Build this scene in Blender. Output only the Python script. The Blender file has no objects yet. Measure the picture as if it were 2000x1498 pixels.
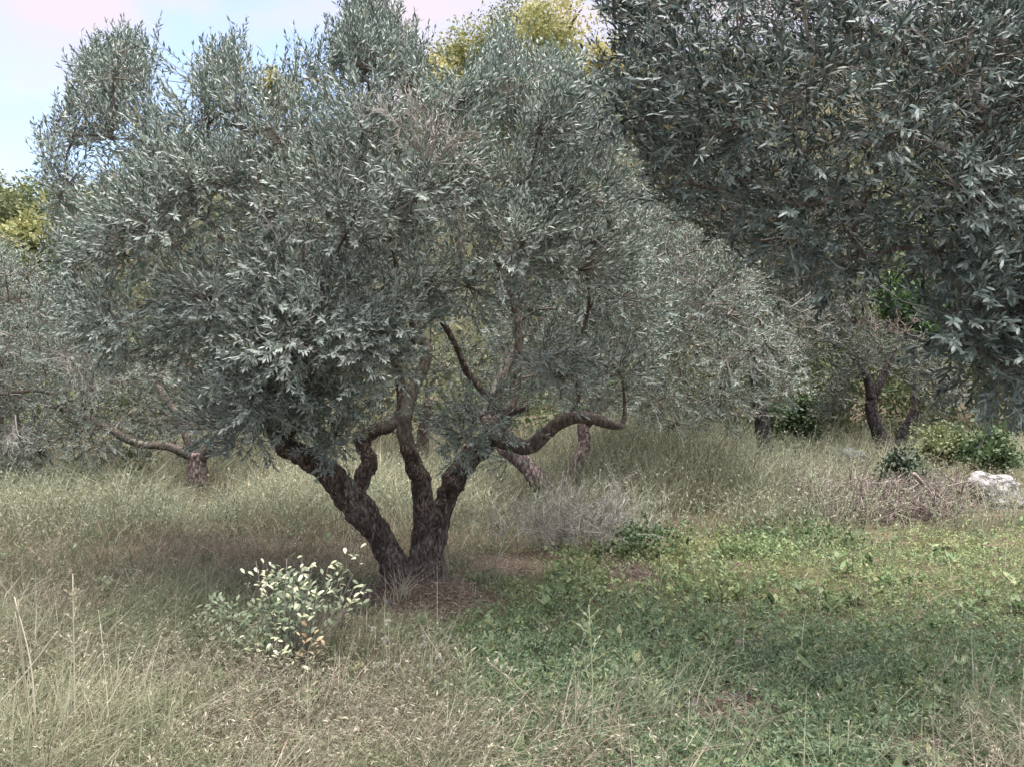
import bpy, math, random
import numpy as np
from mathutils import Vector, Matrix, noise

rng = np.random.default_rng(7)
random.seed(7)
S = bpy.context.scene
COL = S.collection
F = 1570.0            # focal length in photograph pixels (2000 px wide)
CAM_H = 1.6

# ------------------------------------------------------------------ camera
cam_d = bpy.data.cameras.new('camera')
cam_d.sensor_width = 36.0
cam_d.lens = 36.0 * F / 2000.0
cam_d.clip_end = 600.0
cam = bpy.data.objects.new('camera', cam_d)
COL.objects.link(cam)
cam.location = (0, 0, CAM_H)
cam.rotation_euler = (math.radians(90), 0, 0)
S.camera = cam

# ------------------------------------------------------------------ world, sun, exposure
SUN_DIR = Vector((0.15, -0.16, 1.0)).normalized()       # towards the sun
w = bpy.data.worlds.new('World'); S.world = w; w.use_nodes = True
nt = w.node_tree; nt.nodes.clear()
def wn(t, **k):
    n = nt.nodes.new(t)
    for a, b in k.items(): setattr(n, a, b)
    return n
sky = wn('ShaderNodeTexSky', sky_type='NISHITA', sun_disc=False)
sky.sun_elevation = math.asin(SUN_DIR.z)
sky.sun_rotation = math.atan2(SUN_DIR.x, SUN_DIR.y)
sky.air_density = 1.0; sky.dust_density = 1.6; sky.ozone_density = 2.0
tc = wn('ShaderNodeTexCoord')
mp = wn('ShaderNodeMapping'); mp.inputs['Location'].default_value = (-2.443, 3.96, -5.207); mp.inputs['Scale'].default_value = (1.5, 1.5, 2.6)
nz = wn('ShaderNodeTexNoise'); nz.inputs['Scale'].default_value = 2.354; nz.inputs['Detail'].default_value = 4.0; nz.inputs['Roughness'].default_value = 0.45
cr = wn('ShaderNodeValToRGB'); cr.color_ramp.elements[0].position = 0.40; cr.color_ramp.elements[1].position = 0.6
cr.color_ramp.interpolation = 'EASE'; cr.color_ramp.elements[0].color = (.22, .22, .22, 1)
mixc = wn('ShaderNodeMix', data_type='RGBA'); mixc.inputs['B'].default_value = (2.35, 2.1, 2.35, 1)
bg = wn('ShaderNodeBackground'); bg.inputs['Strength'].default_value = 0.053
wo = wn('ShaderNodeOutputWorld')
L = nt.links.new
L(tc.outputs['Generated'], mp.inputs['Vector']); L(mp.outputs['Vector'], nz.inputs['Vector'])
L(nz.outputs['Fac'], cr.inputs['Fac']); L(cr.outputs['Color'], mixc.inputs['Factor'])
L(sky.outputs['Color'], mixc.inputs['A']); L(mixc.outputs['Result'], bg.inputs['Color']); L(bg.outputs['Background'], wo.inputs['Surface'])

sd = bpy.data.lights.new('sun', 'SUN'); sd.energy = 1.5; sd.angle = math.radians(60); sd.color = (1.0, 0.955, 0.91)
sun = bpy.data.objects.new('sun', sd); COL.objects.link(sun)
sun.rotation_euler = SUN_DIR.to_track_quat('Z', 'Y').to_euler()
sun.location = (5, -5, 12)

S.view_settings.view_transform = 'Standard'
S.view_settings.look = 'None'
S.view_settings.gamma = 1.0
S.view_settings.use_curve_mapping = False
S.view_settings.exposure = 3.0
S.render.engine = 'CYCLES'
S.cycles.adaptive_threshold = 0.02; S.cycles.max_bounces = 4; S.cycles.diffuse_bounces = 3; S.cycles.glossy_bounces = 1; S.cycles.transmission_bounces = 3
S.cycles.use_denoising = True; S.cycles.denoising_prefilter = 'NONE'
S.cycles.sample_clamp_indirect = 6.0

# ------------------------------------------------------------------ helpers
def P(px, py, Y):
    return np.array([(px - 1000.0) / F * Y, Y, CAM_H - (py - 749.0) / F * Y])

def sstep(a, b, x):
    t = np.clip((x - a) / (b - a), 0, 1); return t * t * (3 - 2 * t)

def wob(x, y):
    return (0.5 * np.sin(1.3 * x + 0.7 * y + 1.1) * np.cos(0.9 * y - 0.5 * x) + 0.3 * np.sin(2.9 * x - 1.7 * y + 0.4) + 0.2 * np.sin(4.7 * y + 3.1 * x))

def vnoise(x, y, s, seed=0):
    return (np.sin(x * s + 1.7 * np.sin(y * s * 0.83 + seed) + seed * 2.1) * np.cos(y * s * 1.13 + 1.3 * np.sin(x * s * 0.71 + seed * 1.7) + seed)
            + 0.5 * np.sin(x * s * 2.3 + seed + 1.9 * np.cos(y * s * 1.9)) * np.sin(y * s * 2.1 + 2.0 * seed)) / 1.5

def gz(x, y):
    x = np.asarray(x, float); y = np.asarray(y, float)
    near = 0.035 * wob(x, y)
    mound = 0.13 * np.exp(-(((x + 0.72) / 0.42) ** 2 + ((y - 6.1) / 0.45) ** 2))
    H = 27.0 + np.where(x < 0, 0.33 * x, 0.12 * x)
    hill = np.maximum(H, 4) * sstep(21, 72, y)
    swell = 0.25 * sstep(11, 20, y) + .58 * sstep(8.8, 12.0, y) * sstep(20, 14, y) * sstep(.5, 1.6, x) * sstep(4.2, 2.8, x)
    return near + mound + hill + swell + 0.5 * sstep(24, 40, y) * wob(x * 0.25, y * 0.25)

def G(px, py):
    """point of the flat ground seen at a photograph pixel"""
    Y = F * CAM_H / (py - 749.0); X = (px - 1000.0) / F * Y
    return np.array([X, Y, float(gz(X, Y))])

def nrm(a):
    return a / np.maximum(np.linalg.norm(a, axis=-1, keepdims=True), 1e-9)

def tag(o, label=None, cat=None, group=None, kind=None):
    if label: o['label'] = label
    if cat: o['category'] = cat
    if group: o['group'] = group
    if kind: o['kind'] = kind
    return o

def thing(name, label, cat, loc, group=None):
    o = bpy.data.objects.new(name, None); COL.objects.link(o)
    o.location = [float(v) for v in loc]; o.empty_display_size = 0.2
    return tag(o, label, cat, group)

class Buf:
    """collects vertices and polygons, then links them as one mesh object in world space"""
    def __init__(s): s.v = []; s.f = []; s.n = 0
    def add(s, v, faces):
        s.v.append(np.asarray(v, np.float32).reshape(-1, 3))
        for f in faces: s.f.append(np.asarray(f, np.int64) + s.n)
        s.n += len(s.v[-1])
    def mesh(s, name, mat, smooth=False):
        me = bpy.data.meshes.new(name)
        v = np.concatenate(s.v) if s.v else np.zeros((0, 3), np.float32)
        me.vertices.add(len(v)); me.vertices.foreach_set('co', v.ravel())
        loops = np.concatenate([f.ravel() for f in s.f]).astype(np.int32)
        tot = np.concatenate([np.full(len(f), f.shape[1], np.int32) for f in s.f])
        start = np.concatenate([[0], np.cumsum(tot)[:-1]]).astype(np.int32)
        me.loops.add(len(loops)); me.loops.foreach_set('vertex_index', loops)
        me.polygons.add(len(tot)); me.polygons.foreach_set('loop_start', start)
        try: me.polygons.foreach_set('loop_total', tot)
        except Exception: pass
        me.polygons.foreach_set('use_smooth', np.full(len(tot), smooth, bool))
        me.update(calc_edges=True)
        if mat: me.materials.append(mat)
        return me
    def obj(s, name, mat, parent=None, smooth=False):
        o = bpy.data.objects.new(name, s.mesh(name, mat, smooth)); COL.objects.link(o)
        if parent is not None:
            o.parent = parent
            o.matrix_parent_inverse = Matrix.Translation(parent.location).inverted()
        return o

def leaf_geo(buf, pos, d, n, length, width, kind='olive', bend=0.08):
    """a batch of leaves: base pos, axis d, upper-face normal n"""
    N = len(pos); d = nrm(d); n = nrm(n - (n * d).sum(1, keepdims=True) * d); s = np.cross(d, n)
    l = np.broadcast_to(length, (N,))[:, None]; wd = np.broadcast_to(width, (N,))[:, None] * 0.5
    if kind == 'olive':      # lanceolate, six points, bent along its length
        prof = [(0, 0, 0), (.27, -.9, .3), (.68, -.95, .5), (1, 0, 0), (.68, .95, .5), (.27, .9, .3)]
        v = np.stack([pos + d * l * t + s * wd * c + n * l * bend * h for t, c, h in prof], 1)
        b = np.arange(N)[:, None] * 6
        buf.add(v, [b + np.array([[1, 2, 4, 5]]), b + np.array([[0, 1, 5]]), b + np.array([[2, 3, 4]])])
    elif kind == 'oval':
        prof = [(0, 0, 0), (.2, -.65, .25), (.5, -1, .4), (.82, -.7, .3), (1, 0, 0), (.82, .7, .3), (.5, 1, .4), (.2, .65, .25)]
        v = np.stack([pos + d * l * t + s * wd * c + n * l * bend * (h + .35 * abs(c)) for t, c, h in prof], 1)
        b = np.arange(N)[:, None] * 8
        buf.add(v, [b + np.array([[1, 2, 6, 7]]), b + np.array([[2, 3, 5, 6]]), b + np.array([[0, 1, 7]]), b + np.array([[3, 4, 5]])])
    else:                    # simple rhomb
        prof = [(0, 0, 0), (.45, -1, .5), (1, 0, 0), (.45, 1, .5)]
        v = np.stack([pos + d * l * t + s * wd * c + n * l * bend * h for t, c, h in prof], 1)
        b = np.arange(N)[:, None] * 4
        buf.add(v, [b + np.array([[0, 1, 2, 3]])])

def twig_geo(buf, a, m, b, r0, r1):
    """batch of thin three-sided twigs through a, m, b"""
    N = len(a); d = nrm(b - a); ref = np.where(np.abs(d[:, 2:3]) > .9, np.array([[1., 0, 0]]), np.array([[0, 0, 1.]]))
    s = nrm(np.cross(d, ref)); t = np.cross(d, s); rings = []
    r0 = np.broadcast_to(r0, (N,))[:, None]; r1 = np.broadcast_to(r1, (N,))[:, None]
    for p, r in ((a, r0), (m, (r0 + r1) / 2), (b, r1)) if m is not None else ((a, r0), (b, r1)):
        for k in range(3):
            an = k * 2.0944; rings.append(p + (s * math.cos(an) + t * math.sin(an)) * r)
    v = np.stack(rings, 1); nv = 9 if m is not None else 6; base = np.arange(N)[:, None] * nv; fs = []
    for q in (0, 3)[:nv // 3 - 1]:
        for k in range(3):
            fs.append(base + np.array([[q + k, q + (k + 1) % 3, q + 3 + (k + 1) % 3, q + 3 + k]]))
    buf.add(v, fs)

def catmull(pts, rad, sub):
    pts = np.asarray(pts, float); rad = np.asarray(rad, float)
    p = np.vstack([2 * pts[0] - pts[1], pts, 2 * pts[-1] - pts[-2]]); out = []; ro = []
    for i in range(len(pts) - 1):
        a, b, c, d = p[i:i + 4]
        for t in np.linspace(0, 1, sub, endpoint=False):
            out.append(.5 * (2 * b + (c - a) * t + (2 * a - 5 * b + 4 * c - d) * t * t + (3 * b - a - 3 * c + d) * t ** 3))
            ro.append(rad[i] * (1 - t) + rad[i + 1] * t)
    out.append(pts[-1]); ro.append(rad[-1])
    return np.array(out), np.array(ro)

def tube(buf, pts, rad, sides=12, sub=5, lump=0.10, seed=0):
    c, r = catmull(pts, rad, sub); n = len(c)
    tan = nrm(np.gradient(c, axis=0)); ref = np.array([0.3, 1, .1]); u = nrm(np.cross(tan[0], ref)); vs = []
    for i in range(n):
        u = nrm(u - tan[i] * np.dot(u, tan[i])); v = np.cross(tan[i], u)
        for k in range(sides):
            a = 2 * math.pi * k / sides
            dr = u * math.cos(a) + v * math.sin(a)
            q = c[i] + dr * r[i]
            f = 1 + lump * 1.6 * noise.noise(Vector(q * (0.55 / max(r[i], .02))) + Vector((seed, 0, 0)))
            vs.append(c[i] + dr * r[i] * f)
    vs.append(c[0] - tan[0] * r[0] * .3); vs.append(c[-1] + tan[-1] * r[-1] * .5)
    i, k = np.meshgrid(np.arange(n - 1), np.arange(sides), indexing='ij'); i = i.ravel(); k = k.ravel(); k2 = (k + 1) % sides
    q = np.stack([i * sides + k, i * sides + k2, (i + 1) * sides + k2, (i + 1) * sides + k], 1)
    ks = np.arange(sides)
    c0 = np.stack([(ks + 1) % sides, ks, np.full(sides, n * sides)], 1)
    c1 = np.stack([(n - 1) * sides + ks, (n - 1) * sides + (ks + 1) % sides, np.full(sides, n * sides + 1)], 1)
    buf.add(np.array(vs), [q, c0, c1]); return c, r

# ------------------------------------------------------------------ materials
def newmat(name):
    m = bpy.data.materials.new(name); m.use_nodes = True; m.node_tree.nodes.clear(); return m, m.node_tree

def ramp(n, stops):
    e = n.color_ramp.elements
    while len(e) < len(stops): e.new(0.5)
    for el, (p, c) in zip(e, stops): el.position = p; el.color = (*c, 1)

def leaf_mat(name, stops, under=None, trans=0.25, rough=0.45, spec=0.4, patch=None, patch_scale=1.2, prange=(.45, .62)):
    """stops: per-leaf colour spread; under: colour of the leaf's lower side; patch: colour of whole stands that differ"""
    m, t = newmat(name); N = t.nodes.new; K = t.links.new
    g = N('ShaderNodeNewGeometry'); oi = N('ShaderNodeObjectInfo')
    ad = N('ShaderNodeMath'); ad.operation = 'ADD'; fr = N('ShaderNodeMath'); fr.operation = 'FRACT'
    K(g.outputs['Random Per Island'], ad.inputs[0]); K(oi.outputs['Random'], ad.inputs[1]); K(ad.outputs[0], fr.inputs[0])
    r = N('ShaderNodeValToRGB'); ramp(r, stops); K(fr.outputs[0], r.inputs['Fac']); col = r.outputs['Color']
    if patch:
        pn = N('ShaderNodeTexNoise'); pn.inputs['Scale'].default_value = patch_scale; pn.inputs['Detail'].default_value = 3
        K(g.outputs['Position'], pn.inputs['Vector'])
        pr = N('ShaderNodeValToRGB'); ramp(pr, [(prange[0], (0, 0, 0)), (prange[1], (1, 1, 1))]); K(pn.outputs['Fac'], pr.inputs['Fac'])
        mm = N('ShaderNodeMath'); mm.operation = 'MULTIPLY'; mm.inputs[1].default_value = .75; K(pr.outputs['Color'], mm.inputs[0])
        mx = N('ShaderNodeMix'); mx.data_type = 'RGBA'; K(mm.outputs[0], mx.inputs['Factor']); K(col, mx.inputs['A']); mx.inputs['B'].default_value = (*patch, 1); col = mx.outputs['Result']
    if under:
        mx = N('ShaderNodeMix'); mx.data_type = 'RGBA'; K(g.outputs['Backfacing'], mx.inputs['Factor']); K(col, mx.inputs['A']); mx.inputs['B'].default_value = (*under, 1); col = mx.outputs['Result']
    b = N('ShaderNodeBsdfPrincipled'); b.inputs['Roughness'].default_value = rough; b.inputs['Specular IOR Level'].default_value = spec
    K(col, b.inputs['Base Color'])
    tr = N('ShaderNodeBsdfTranslucent'); K(col, tr.inputs['Color'])
    mix = N('ShaderNodeMixShader'); mix.inputs['Fac'].default_value = trans
    K(b.outputs[0], mix.inputs[1]); K(tr.outputs[0], mix.inputs[2])
    o = N('ShaderNodeOutputMaterial'); K(mix.outputs[0], o.inputs['Surface']); return m

def bark_mat(name, dark, light, lichen, scale=1.0, bump=0.9):
    m, t = newmat(name); N = t.nodes.new; K = t.links.new
    g = N('ShaderNodeNewGeometry'); mp = N('ShaderNodeMapping'); mp.inputs['Scale'].default_value = (1, 1, .32); K(g.outputs['Position'], mp.inputs['Vector'])
    n1 = N('ShaderNodeTexNoise'); n1.inputs['Scale'].default_value = 34 * scale; n1.inputs['Detail'].default_value = 8; n1.inputs['Roughness'].default_value = .65; K(mp.outputs[0], n1.inputs['Vector'])
    v = N('ShaderNodeTexVoronoi'); v.feature = 'DISTANCE_TO_EDGE'; v.inputs['Scale'].default_value = 26 * scale
    wv = N('ShaderNodeMix'); wv.data_type = 'VECTOR'; wv.inputs['Factor'].default_value = .06; K(mp.outputs[0], wv.inputs['A']); K(n1.outputs['Color'], wv.inputs['B']); K(wv.outputs['Result'], v.inputs['Vector'])
    vr = N('ShaderNodeValToRGB'); ramp(vr, [(0.0, (0, 0, 0)), (.16, (1, 1, 1))]); K(v.outputs['Distance'], vr.inputs['Fac'])
    r = N('ShaderNodeValToRGB'); ramp(r, [(.3, dark), (.7, light)]); K(n1.outputs['Fac'], r.inputs['Fac'])
    mu = N('ShaderNodeMix'); mu.data_type = 'RGBA'; mu.blend_type = 'MULTIPLY'; mu.inputs['Factor'].default_value = .55; K(r.outputs['Color'], mu.inputs['A']); K(vr.outputs['Color'], mu.inputs['B'])
    n2 = N('ShaderNodeTexNoise'); n2.inputs['Scale'].default_value = 7; n2.inputs['Detail'].default_value = 6; K(g.outputs['Position'], n2.inputs['Vector'])
    lr = N('ShaderNodeValToRGB'); ramp(lr, [(.52, (0, 0, 0)), (.7, (.75, .75, .75))]); K(n2.outputs['Fac'], lr.inputs['Fac'])
    ml = N('ShaderNodeMix'); ml.data_type = 'RGBA'; K(lr.outputs['Color'], ml.inputs['Factor']); K(mu.outputs['Result'], ml.inputs['A']); ml.inputs['B'].default_value = (*lichen, 1)
    h = N('ShaderNodeMath'); h.operation = 'MULTIPLY_ADD'; K(n1.outputs['Fac'], h.inputs[0]); h.inputs[1].default_value = .9; K(vr.outputs['Color'], h.inputs[2])
    bp = N('ShaderNodeBump'); bp.inputs['Strength'].default_value = min(1, bump * 1.2); bp.inputs['Distance'].default_value = .03; K(h.outputs[0], bp.inputs['Height'])
    b = N('ShaderNodeBsdfPrincipled'); b.inputs['Roughness'].default_value = .9; b.inputs['Specular IOR Level'].default_value = .2
    K(ml.outputs['Result'], b.inputs['Base Color']); K(bp.outputs[0], b.inputs['Normal'])
    o = N('ShaderNodeOutputMaterial'); K(b.outputs[0], o.inputs['Surface']); return m

def ground_mat(name, stops=[(.3, (.075, .07, .042)), (.55, (.14, .115, .08)), (.75, (.2, .165, .12))]):
    m, t = newmat(name); N = t.nodes.new; K = t.links.new
    g = N('ShaderNodeNewGeometry')
    n1 = N('ShaderNodeTexNoise'); n1.inputs['Scale'].default_value = 1.1; n1.inputs['Detail'].default_value = 6; K(g.outputs['Position'], n1.inputs['Vector'])
    n2 = N('ShaderNodeTexNoise'); n2.inputs['Scale'].default_value = 38; n2.inputs['Detail'].default_value = 8; K(g.outputs['Position'], n2.inputs['Vector'])
    r1 = N('ShaderNodeValToRGB'); ramp(r1, stops); K(n1.outputs['Fac'], r1.inputs['Fac'])
    r2 = N('ShaderNodeValToRGB'); ramp(r2, [(.3, (.45, .45, .45)), (.7, (1.25, 1.2, 1.15))]); K(n2.outputs['Fac'], r2.inputs['Fac'])
    mu = N('ShaderNodeMix'); mu.data_type = 'RGBA'; mu.blend_type = 'MULTIPLY'; mu.inputs['Factor'].default_value = 1; K(r1.outputs['Color'], mu.inputs['A']); K(r2.outputs['Color'], mu.inputs['B'])
    bp = N('ShaderNodeBump'); bp.inputs['Strength'].default_value = .8; bp.inputs['Distance'].default_value = .03; K(n2.outputs['Fac'], bp.inputs['Height'])
    b = N('ShaderNodeBsdfPrincipled'); b.inputs['Roughness'].default_value = .95; b.inputs['Specular IOR Level'].default_value = .1
    K(mu.outputs['Result'], b.inputs['Base Color']); K(bp.outputs[0], b.inputs['Normal'])
    o = N('ShaderNodeOutputMaterial'); K(b.outputs[0], o.inputs['Surface']); return m

def rock_mat(name, a, c, crack):
    m, t = newmat(name); N = t.nodes.new; K = t.links.new
    g = N('ShaderNodeNewGeometry'); mp = N('ShaderNodeMapping'); mp.inputs['Scale'].default_value = (1, 1, 2.2); mp.inputs['Rotation'].default_value = (.2, .35, 0); K(g.outputs['Position'], mp.inputs['Vector'])
    n1 = N('ShaderNodeTexNoise'); n1.inputs['Scale'].default_value = 9; n1.inputs['Detail'].default_value = 9; n1.inputs['Roughness'].default_value = .7; K(mp.outputs[0], n1.inputs['Vector'])
    r = N('ShaderNodeValToRGB'); ramp(r, [(.42, crack), (.48, a), (.66, c)]); K(n1.outputs['Fac'], r.inputs['Fac'])
    bp = N('ShaderNodeBump'); bp.inputs['Strength'].default_value = 1; bp.inputs['Distance'].default_value = .05; K(n1.outputs['Fac'], bp.inputs['Height'])
    b = N('ShaderNodeBsdfPrincipled'); b.inputs['Roughness'].default_value = .85
    K(r.outputs['Color'], b.inputs['Base Color']); K(bp.outputs[0], b.inputs['Normal'])
    o = N('ShaderNodeOutputMaterial'); K(b.outputs[0], o.inputs['Surface']); return m

M = {}
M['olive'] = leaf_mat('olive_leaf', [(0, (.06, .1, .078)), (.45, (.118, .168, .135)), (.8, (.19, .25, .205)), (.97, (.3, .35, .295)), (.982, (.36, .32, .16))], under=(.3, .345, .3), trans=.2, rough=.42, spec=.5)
M['olive_near_shaded'] = leaf_mat('olive_leaf_near_shaded', [(0, (.018, .034, .028)), (.5, (.034, .056, .046)), (.85, (.066, .096, .08)), (.965, (.16, .195, .165)), (.98, (.22, .18, .09))], under=(.105, .138, .118), trans=.16, rough=.42, spec=.5)  # backlit shade of the near boughs put into darker leaf colours
M['olive_pale'] = leaf_mat('olive_leaf_pale', [(0, (.07, .1, .074)), (.5, (.11, .147, .114)), (1, (.2, .24, .19))], under=(.24, .275, .23), trans=.22, rough=.45, spec=.45)
M['olive_grey'] = leaf_mat('olive_leaf_grey', [(0, (.045, .068, .05)), (.5, (.08, .108, .083)), (1, (.16, .185, .145))], under=(.2, .23, .19), trans=.2, rough=.5)
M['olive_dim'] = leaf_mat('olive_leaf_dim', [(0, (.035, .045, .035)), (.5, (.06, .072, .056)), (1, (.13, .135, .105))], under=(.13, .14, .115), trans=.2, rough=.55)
M['bark'] = bark_mat('old_olive_bark', (.095, .069, .054), (.31, .24, .195), (.4, .35, .3), 1.7)
M['bark_dark'] = bark_mat('dark_bark', (.04, .034, .032), (.12, .1, .092), (.16, .145, .135))  # darker and less red than the main trunk's bark
M['bark_limb'] = bark_mat('limb_bark', (.1, .078, .066), (.25, .205, .172), (.31, .285, .24), 1.3, .5)
M['bark_pale'] = bark_mat('young_grey_bark', (.16, .135, .11), (.26, .23, .19), (.3, .28, .235), 1.3, .4)
M['bark_pink'] = bark_mat('pinkish_bark', (.2, .14, .13), (.42, .32, .3), (.48, .42, .39))  # lighter and pinker than the other bark
M['twig'] = leaf_mat('twig', [(0, (.1, .085, .07)), (.6, (.17, .15, .125)), (1, (.27, .25, .21))], trans=0, rough=.8, spec=.1)
M['dead'] = leaf_mat('dead_twig', [(0, (.19, .175, .155)), (.6, (.29, .27, .24)), (1, (.42, .4, .36))], trans=0, rough=.85, spec=.1)
M['brush'] = leaf_mat('dead_brush', [(0, (.11, .08, .07)), (.6, (.22, .175, .155)), (1, (.36, .31, .28))], trans=0, rough=.85, spec=.1)
M['dry'] = leaf_mat('dry_grass', [(0, (.15, .127, .088)), (.25, (.27, .225, .168)), (.5, (.175, .185, .12)), (.75, (.34, .3, .225)), (1, (.52, .47, .37))], trans=.3, rough=.6, spec=.2, patch=(.17, .2, .108), patch_scale=1.3, prange=(.4, .56))
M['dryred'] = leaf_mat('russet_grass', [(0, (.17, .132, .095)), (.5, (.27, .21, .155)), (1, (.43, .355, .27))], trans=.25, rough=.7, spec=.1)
M['far'] = leaf_mat('far_meadow_grass', [(0, (.19, .197, .122)), (.5, (.31, .3, .205)), (1, (.48, .45, .32))], trans=.3, rough=.7, spec=.15, patch=(.22, .245, .16), patch_scale=.8)
M['green'] = leaf_mat('green_herb', [(0, (.1, .145, .065)), (.4, (.165, .228, .1)), (.75, (.24, .3, .135)), (1, (.37, .39, .2))], trans=.3, rough=.55, spec=.3, patch=(.24, .26, .11), patch_scale=1.6)
M['bluegreen'] = leaf_mat('bluegreen_herb', [(0, (.095, .145, .08)), (.5, (.16, .23, .13)), (.85, (.22, .295, .165)), (1, (.35, .385, .22))], trans=.3, rough=.55, spec=.3)
M['weeds'] = leaf_mat('meadow_weed_leaf', [(0, (.14, .162, .1)), (.5, (.25, .272, .18)), (1, (.43, .435, .31))], trans=.3, rough=.6, spec=.2)
M['broad'] = leaf_mat('broad_weed_leaf', [(0, (.09, .14, .06)), (.5, (.15, .22, .095)), (.85, (.23, .29, .14)), (1, (.36, .33, .17))], trans=.3, rough=.5, spec=.35)
M['litter'] = leaf_mat('leaf_litter', [(0, (.17, .115, .095)), (.5, (.28, .2, .17)), (.9, (.38, .29, .25)), (1, (.6, .5, .45))], trans=.1, rough=.8, spec=.1)
M['straw'] = leaf_mat('straw_stalk', [(0, (.33, .295, .2)), (.5, (.43, .39, .28)), (1, (.57, .52, .4))], trans=.2, rough=.55, spec=.25)
M['stalkgreen'] = leaf_mat('green_stalk', [(0, (.26, .31, .17)), (1, (.42, .45, .28))], trans=.2, rough=.5)
M['sunlit_leaf'] = leaf_mat('sunlit_shrub_leaf', [(0, (.34, .37, .21)), (.5, (.5, .51, .32)), (1, (.7, .68, .48))], trans=.25, rough=.35, spec=.6)  # pale leaf, with its sunlit brightness put into the colour
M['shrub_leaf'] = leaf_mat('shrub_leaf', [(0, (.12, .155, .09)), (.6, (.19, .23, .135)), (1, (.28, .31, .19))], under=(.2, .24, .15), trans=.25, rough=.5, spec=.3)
M['gold_leaf'] = leaf_mat('withered_shrub_leaf', [(0, (.3, .2, .1)), (1, (.5, .4, .24))], trans=.25, rough=.5)
M['head'] = leaf_mat('seed_head', [(0, (.34, .34, .28)), (1, (.48, .475, .4))], trans=.2, rough=.7)
M['hill_dark'] = leaf_mat('hill_leaf_dark', [(0, (.08, .105, .045)), (.6, (.14, .17, .07)), (1, (.23, .245, .105))], trans=.3, rough=.55)
M['hill_sunlit'] = leaf_mat('hill_leaf_sunlit', [(0, (.24, .225, .08)), (.5, (.4, .37, .15)), (1, (.55, .5, .24))], trans=.35, rough=.55)  # warm sunlight on the hill trees painted in as leaf yellow
M['hill_sunlit_yg'] = leaf_mat('hill_leaf_sunlit_yg', [(0, (.15, .17, .06)), (.5, (.26, .27, .1)), (1, (.4, .38, .17))], trans=.35, rough=.55)  # greener leaves with the same warm sunlight painted in
M['hill_mid'] = leaf_mat('hill_leaf_mid', [(0, (.1, .115, .05)), (.6, (.16, .18, .08)), (1, (.24, .25, .12))], trans=.3, rough=.55)
M['scrub'] = leaf_mat('hill_scrub', [(0, (.07, .085, .045)), (.5, (.12, .13, .065)), (1, (.22, .2, .11))], trans=.3, rough=.6)
M['undergrowth'] = leaf_mat('undergrowth_leaf', [(0, (.06, .075, .035)), (.5, (.1, .12, .055)), (1, (.19, .2, .1))], trans=.25, rough=.55, patch=(.075, .12, .04), patch_scale=.5)
M['fresh'] = leaf_mat('fresh_green_leaf', [(0, (.045, .095, .032)), (.6, (.08, .15, .05)), (1, (.15, .23, .08))], trans=.3, rough=.5)
M['yellowgreen'] = leaf_mat('yellowgreen_leaf', [(0, (.11, .135, .055)), (.6, (.17, .195, .085)), (1, (.26, .275, .14))], trans=.3, rough=.5)
M['darkbush'] = leaf_mat('dark_bush_leaf', [(0, (.03, .05, .03)), (.6, (.055, .08, .048)), (1, (.1, .125, .075))], trans=.2, rough=.5)
M['vine'] = leaf_mat('vine_leaf', [(0, (.05, .085, .035)), (.6, (.085, .135, .055)), (1, (.15, .19, .085))], trans=.25, rough=.5)
M['ground'] = ground_mat('field_soil')
M['hillsoil'] = ground_mat('hill_soil', [(.3, (.05, .055, .03)), (.55, (.085, .085, .05)), (.75, (.15, .135, .085))])
M['rock_white'] = rock_mat('white_limestone', (.24, .225, .22), (.46, .44, .44), (.05, .042, .042))
M['rock_grey'] = rock_mat('grey_limestone', (.1, .105, .095), (.16, .165, .155), (.08, .08, .075))

# ------------------------------------------------------------------ ground and hill
def sheet(name, xs, ys, mat, dz=0.0):
    X, Y = np.meshgrid(xs, ys); v = np.stack([X, Y, gz(X, Y) + dz], 2).reshape(-1, 3); nx = len(xs)
    i, j = np.meshgrid(np.arange(len(ys) - 1), np.arange(nx - 1), indexing='ij'); a = (i * nx + j).ravel()
    b = Buf(); b.add(v, [np.stack([a, a + 1, a + nx + 1, a + nx], 1)]); return b.obj(name, mat, smooth=True)
xs = np.concatenate([np.arange(-90, -14, 3.), np.arange(-14, 14, .22), np.arange(14, 91, 3.)])
tag(sheet('ground', xs, np.concatenate([np.arange(-8, 1, 1.), np.arange(1, 27.01, .22)]), M['ground']), 'dry brown field soil under the grass and weeds', None, kind='structure')
tag(sheet('hill', np.arange(-90, 91, 3.), np.arange(24, 121, 2.), M['hillsoil'], -.12), 'scrub covered hillside rising behind the olive grove', None, kind='structure')

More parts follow.
